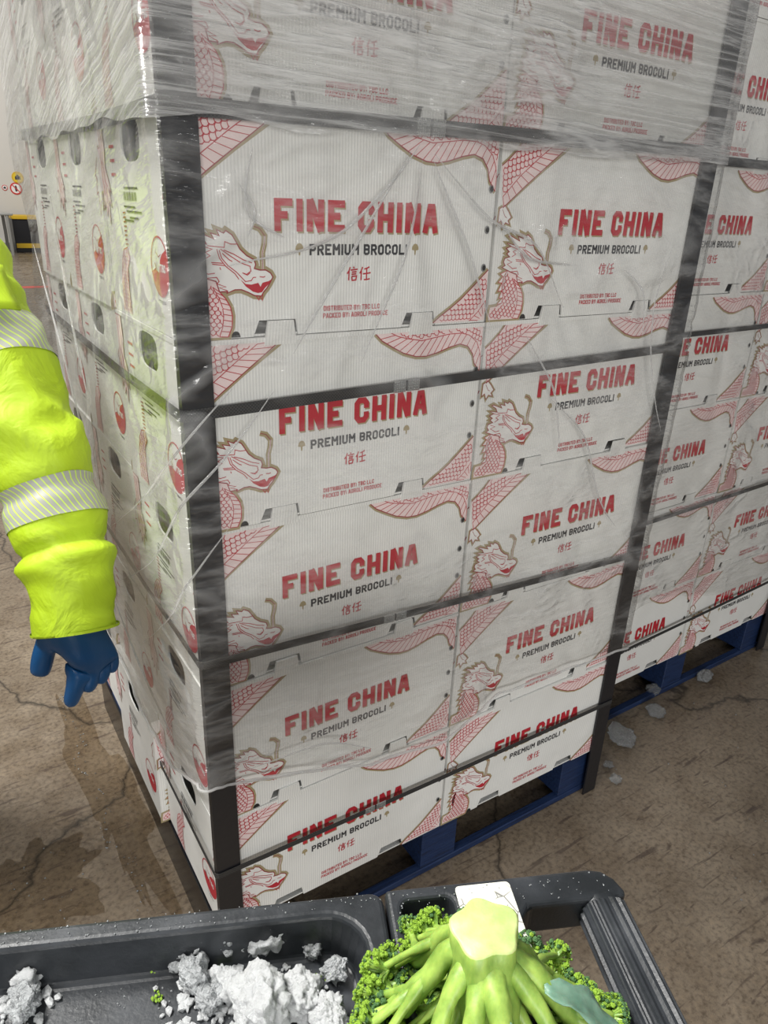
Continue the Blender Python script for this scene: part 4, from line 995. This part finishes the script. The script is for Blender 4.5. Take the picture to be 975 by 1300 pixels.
bm = bmesh.new(); rings = []
for i, p_ in enumerate(ap):
    tg = ap[min(i + 1, len(ap) - 1)] - ap[max(i - 1, 0)]; r = arr(i); rings.append((p_, r, r * .92, tg, Vector((.84, -.54, 0))))
add_loft(bm, rings, 40, True, wob=wrinkle)
# torso of the jacket, collar and the other arm
tors = [(( -.50, .70, .80), .205, .150), ((-.50, .70, .90), .205, .152), ((-.50, .69, 1.05), .195, .140), ((-.50, .67, 1.2), .215, .145), ((-.50, .655, 1.32), .235, .140), ((-.50, .645, 1.40), .19, .115), ((-.50, .640, 1.44), .09, .085), ((-.50, .638, 1.48), .075, .075)]
add_loft(bm, [(L2(c), a, b, (0, 0, 1), (1, 0, 0)) for c, a, b in tors], 40, True, wob=lambda p_, k, a: .012 * noise.noise(p_ * 6) + .006 * noise.noise(p_ * 16))
yk = catmull([L2(p_) for p_ in ((-.46, .655, 1.30), (-.36, .65, 1.325), (-.28, .635, 1.315), (-.225, .60, 1.28))], 5)
add_loft(bm, [(p_, (.125, .120, .108, .098)[min(3, i // 5)] , (.12, .112, .10, .09)[min(3, i // 5)], yk[min(i + 1, len(yk) - 1)] - yk[max(0, i - 1)], (0, 1, 0)) for i, p_ in enumerate(yk)], 30, True, wob=lambda p_, k, a: .008 * noise.noise(p_ * 10))
arm2 = catmull([L2(p_) for p_ in ((-.70, .65, 1.36), (-.76, .66, 1.22), (-.79, .66, 1.06), (-.79, .62, .92), (-.77, .56, .80))], 6)
add_loft(bm, [(p_, .085 - .0012 * i, .082 - .0012 * i, arm2[min(i + 1, len(arm2) - 1)] - arm2[max(0, i - 1)], (1, 0, 0)) for i, p_ in enumerate(arm2)], 24, True, wob=lambda p_, k, a: .009 * noise.noise(p_ * 10))
jk = build('jacket', bm, M_hivis, wk, smooth=True)
def ring_at(i, off):
    tg = ap[min(i + 1, len(ap) - 1)] - ap[max(i - 1, 0)]; r = arr(i)
    return (ap[i], r + off, r * .92 + off, tg, Vector((.84, -.54, 0)))
def band(i0, i1, name):
    bm = bmesh.new(); uvl = bm.loops.layers.uv.new('UVMap')
    add_loft(bm, [ring_at(i, .0016) for i in range(i0, i1 + 1)], 40, False, uvl=uvl, wob=lambda p_, k, a: wrinkle(p_, i0 + k, a))
    o = build(name, bm, M_band, jk, smooth=True); tag(o, 'silver reflective band'); return o
band(25, 33, 'reflective_band'); band(53, 60, 'reflective_band')
bm = bmesh.new(); add_loft(bm, [(ap[i], arr(i) + .004, (arr(i) + .004) * .92, ap[-1] - ap[-3], Vector((.84, -.54, 0))) for i in (len(ap) - 2, len(ap) - 1)], 40, False, wob=lambda p_, k, a: .0015)
build('cuff_hem', bm, M_hivis, jk, smooth=True)
# pen pocket flap on the upper sleeve, on the camera side
ic = 19; c = ap[ic]; tg = (ap[ic + 1] - ap[ic - 1]).normalized(); out_ = Vector((.10, -.95, .25)); out_ = (out_ - tg * out_.dot(tg)).normalized(); sd = tg.cross(out_)
bm = bmesh.new(); rows = []
for i in range(7):
    f = i / 6; row = []
    for j in range(6):
        g_ = j / 5 - .5; q = c + tg * (f * .085) + sd * (g_ * .085 - .022); rr_ = arr(ic + f * 8) * .985 + .013 + (.002 if i > 4 else 0)
        axis = c + tg * (f * .085); dv = (out_ * 1 + sd * ((g_ * .085 - .022) / .095)).normalized(); row.append(bm.verts.new(axis + dv * rr_))
    rows.append(row)
for A_, B_ in zip(rows, rows[1:]):
    for j in range(5): bm.faces.new((A_[j], A_[j + 1], B_[j + 1], B_[j]))
o = build('pocket_flap', bm, M_hivis, jk, smooth=True); m_ = o.modifiers.new('thick', 'SOLIDIFY'); m_.thickness = .004; m_.offset = 0
# torso bands
for z in (.98, 1.14):
    bm = bmesh.new(); uvl = bm.loops.layers.uv.new('UVMap')
    add_loft(bm, [(L2((-.50, .69 - (z - .98) * .1, z + dz)), .212, .155, (0, 0, 1), (1, 0, 0)) for dz in (0, .02, .04, .055)], 40, False, uvl=uvl, wob=lambda p_, k, a: .012 * noise.noise(p_ * 6) + .006 * noise.noise(p_ * 16) + .003)
    build('reflective_band', bm, M_band, jk, smooth=True)
def skinned(name, chains, mats, parent, sub=2):
    """chains: lists of (pos, radius); the first point of later chains may name an index of chain 0"""
    vs, es, rd = [], [], []
    for ch in chains:
        prev = None
        for it in ch:
            if isinstance(it, int): prev = it; continue
            vs.append(Vector(it[0])); rd.append(it[1]); i = len(vs) - 1
            if prev is not None: es.append((prev, i))
            prev = i
    me = bpy.data.meshes.new(name); me.from_pydata(vs, es, []); o = link(name, me, mats, parent)
    m_ = o.modifiers.new('skin', 'SKIN'); m_.use_smooth_shade = True
    for i, v in enumerate(me.skin_vertices[0].data):
        r = rd[i]; v.radius = (r, r) if isinstance(r, (int, float)) else r
    me.skin_vertices[0].data[0].use_root = True
    s_ = o.modifiers.new('sub', 'SUBSURF'); s_.levels = sub; s_.render_levels = sub
    apply_mods(o); o.data.polygons.foreach_set('use_smooth', [True] * len(o.data.polygons)); o.data.update(); return o
def V(x, y, z): return L2((x, y, z))
# near glove: thumb to the left, four fingers curled down and in
cr = Vector((.843, -.537, 0))          # along the picture's right
dn = Vector((-.12, -.16, -.98)); fw = Vector((.5, .77, -.35)).normalized()
w0 = Vector((-.149, .205, .775))
def hp(r_, d_, f_): return L2(w0 + cr * r_ + Vector((0, -.15, -.99)).normalized() * d_ + fw * f_)
glove = skinned('glove', [
    [(hp(0, -.03, .0), (.042, .034)), (hp(.004, .022, .0), (.046, .032)), (hp(.014, .050, .0), (.046, .028)), (hp(.022, .074, 0), (.038, .024))],
    [1, (hp(-.040, .040, -.006), .0205), (hp(-.054, .074, -.010), .0195), (hp(-.062, .100, -.012), .0185), (hp(-.066, .112, -.013), .0150)],
    [3, (hp(.004, .098, -.014), .0180), (hp(-.004, .122, -.016), .0165), (hp(-.016, .150, -.016), .0145), (hp(-.024, .168, -.015), .0110)],
    [3, (hp(.020, .098, -.002), .0175), (hp(.014, .122, -.006), .0160), (hp(.004, .142, -.006), .0140)],
    [3, (hp(.034, .092, .012), .0165), (hp(.030, .113, .010), .0150), (hp(.020, .130, .006), .0130)],
    [3, (hp(.044, .082, .024), .0150), (hp(.044, .099, .024), .0135), (hp(.037, .113, .020), .0115)]], M_glove, wk, 2)
tag(glove, 'blue rubber glove')
a2 = arm2[-1]
skinned('glove', [[(a2 + Vector((0, 0, .03)), .032), (a2 + Vector((.0, -.02, -.03)), (.04, .024)), (a2 + Vector((0, -.035, -.08)), (.036, .022))]] +
    [[2, (a2 + Vector((dx, -.04, -.115)), .0115), (a2 + Vector((dx * 1.1, -.055, -.14)), .0105), (a2 + Vector((dx * 1.1, -.075, -.155)), .009)] for dx in (-.03, -.010, .010, .03)] +
    [[1, (a2 + Vector((.035, -.05, -.05)), .013), (a2 + Vector((.045, -.075, -.08)), .011)]], M_glove, wk, 1)
# head, neck (one surface), features, hair
bm = bmesh.new()
hd = [((-.50, .635, 1.44), .058, .060), ((-.50, .630, 1.50), .056, .060), ((-.50, .620, 1.535), .060, .078), ((-.50, .612, 1.565), .068, .090), ((-.50, .610, 1.60), .074, .097), ((-.50, .612, 1.64), .077, .100), ((-.50, .618, 1.68), .074, .096), ((-.50, .625, 1.715), .058, .074), ((-.50, .63, 1.735), .025, .035)]
add_loft(bm, [(L2(c), a, b, (0, 0, 1), (1, 0, 0)) for c, a, b in hd], 28, True)
add_loft(bm, [(V(-.50, .520, 1.63), .008, .006, (0, -.2, -1), (1, 0, 0)), (V(-.50, .503, 1.605), .012, .010, (0, -.1, -1), (1, 0, 0)), (V(-.50, .505, 1.590), .015, .010, (0, .3, -1), (1, 0, 0))], 10)
for sx in (-1, 1): lump(bm, V(-.50 + sx * .077, .62, 1.61), .018, 3, 1.5, .1)
build('head', bm, M_skin, wk, smooth=True)
for sx in (-1, 1):
    bm = bmesh.new(); lump(bm, V(-.50 + sx * .03, .527, 1.632), .010, 4, .6, 0); e_ = build('eye', bm, M_white, wk, smooth=True)
    bm = bmesh.new(); lump(bm, V(-.50 + sx * .03, .5195, 1.632), .0045, 4, 1, 0); build('iris', bm, M_hair, e_, smooth=True)
    bm = bmesh.new(); add_tube(bm, [V(-.50 + sx * .016, .520, 1.652), V(-.50 + sx * .03, .517, 1.656), V(-.50 + sx * .045, .524, 1.651)], .003, 6); build('eyebrow', bm, M_hair, wk, smooth=True)
bm = bmesh.new(); lump(bm, V(-.50, .520, 1.560), .017, 4, .3, .05); build('mouth', bm, mat('lips', (.4, .15, .12), .5), wk, smooth=True)
bm = bmesh.new(); add_loft(bm, [(V(-.50, .632, 1.655), .081, .094, (0, .1, 1), (1, 0, 0)), (V(-.50, .632, 1.70), .074, .092, (0, 0, 1), (1, 0, 0)), (V(-.50, .635, 1.735), .05, .066, (0, 0, 1), (1, 0, 0)), (V(-.50, .64, 1.75), .02, .03, (0, 0, 1), (1, 0, 0))], 28); build('hair', bm, M_hair, wk, smooth=True)
skinned('trousers', [[(V(-.50, .70, .92), (.19, .13)), (V(-.50, .70, .80), (.18, .125))], [1, (V(-.60, .70, .70), .098), (V(-.62, .69, .45), .075), (V(-.63, .71, .12), .060)], [1, (V(-.415, .72, .70), .095), (V(-.42, .74, .45), .072), (V(-.44, .78, .12), .058)]], M_navy, wk, 2)
for x, y in ((-.63, .70), (-.44, .77)):
    bm = bmesh.new(); add_loft(bm, [(V(x, y + .01, .16), .055, .055, (0, 0, -1), (1, 0, 0)), (V(x, y, .08), .052, .06, (0, -.5, -1), (1, 0, 0)), (V(x, y - .07, .045), .052, .045, (0, -1, -.3), (1, 0, 0)), (V(x, y - .16, .036), .045, .034, (0, -1, 0), (1, 0, 0)), (V(x, y - .20, .03), .02, .02, (0, -1, 0), (1, 0, 0))], 20)
    for v in bm.verts: v.co.z = max(v.co.z, .002)
    build('boot', bm, M_boot, wk, smooth=True)
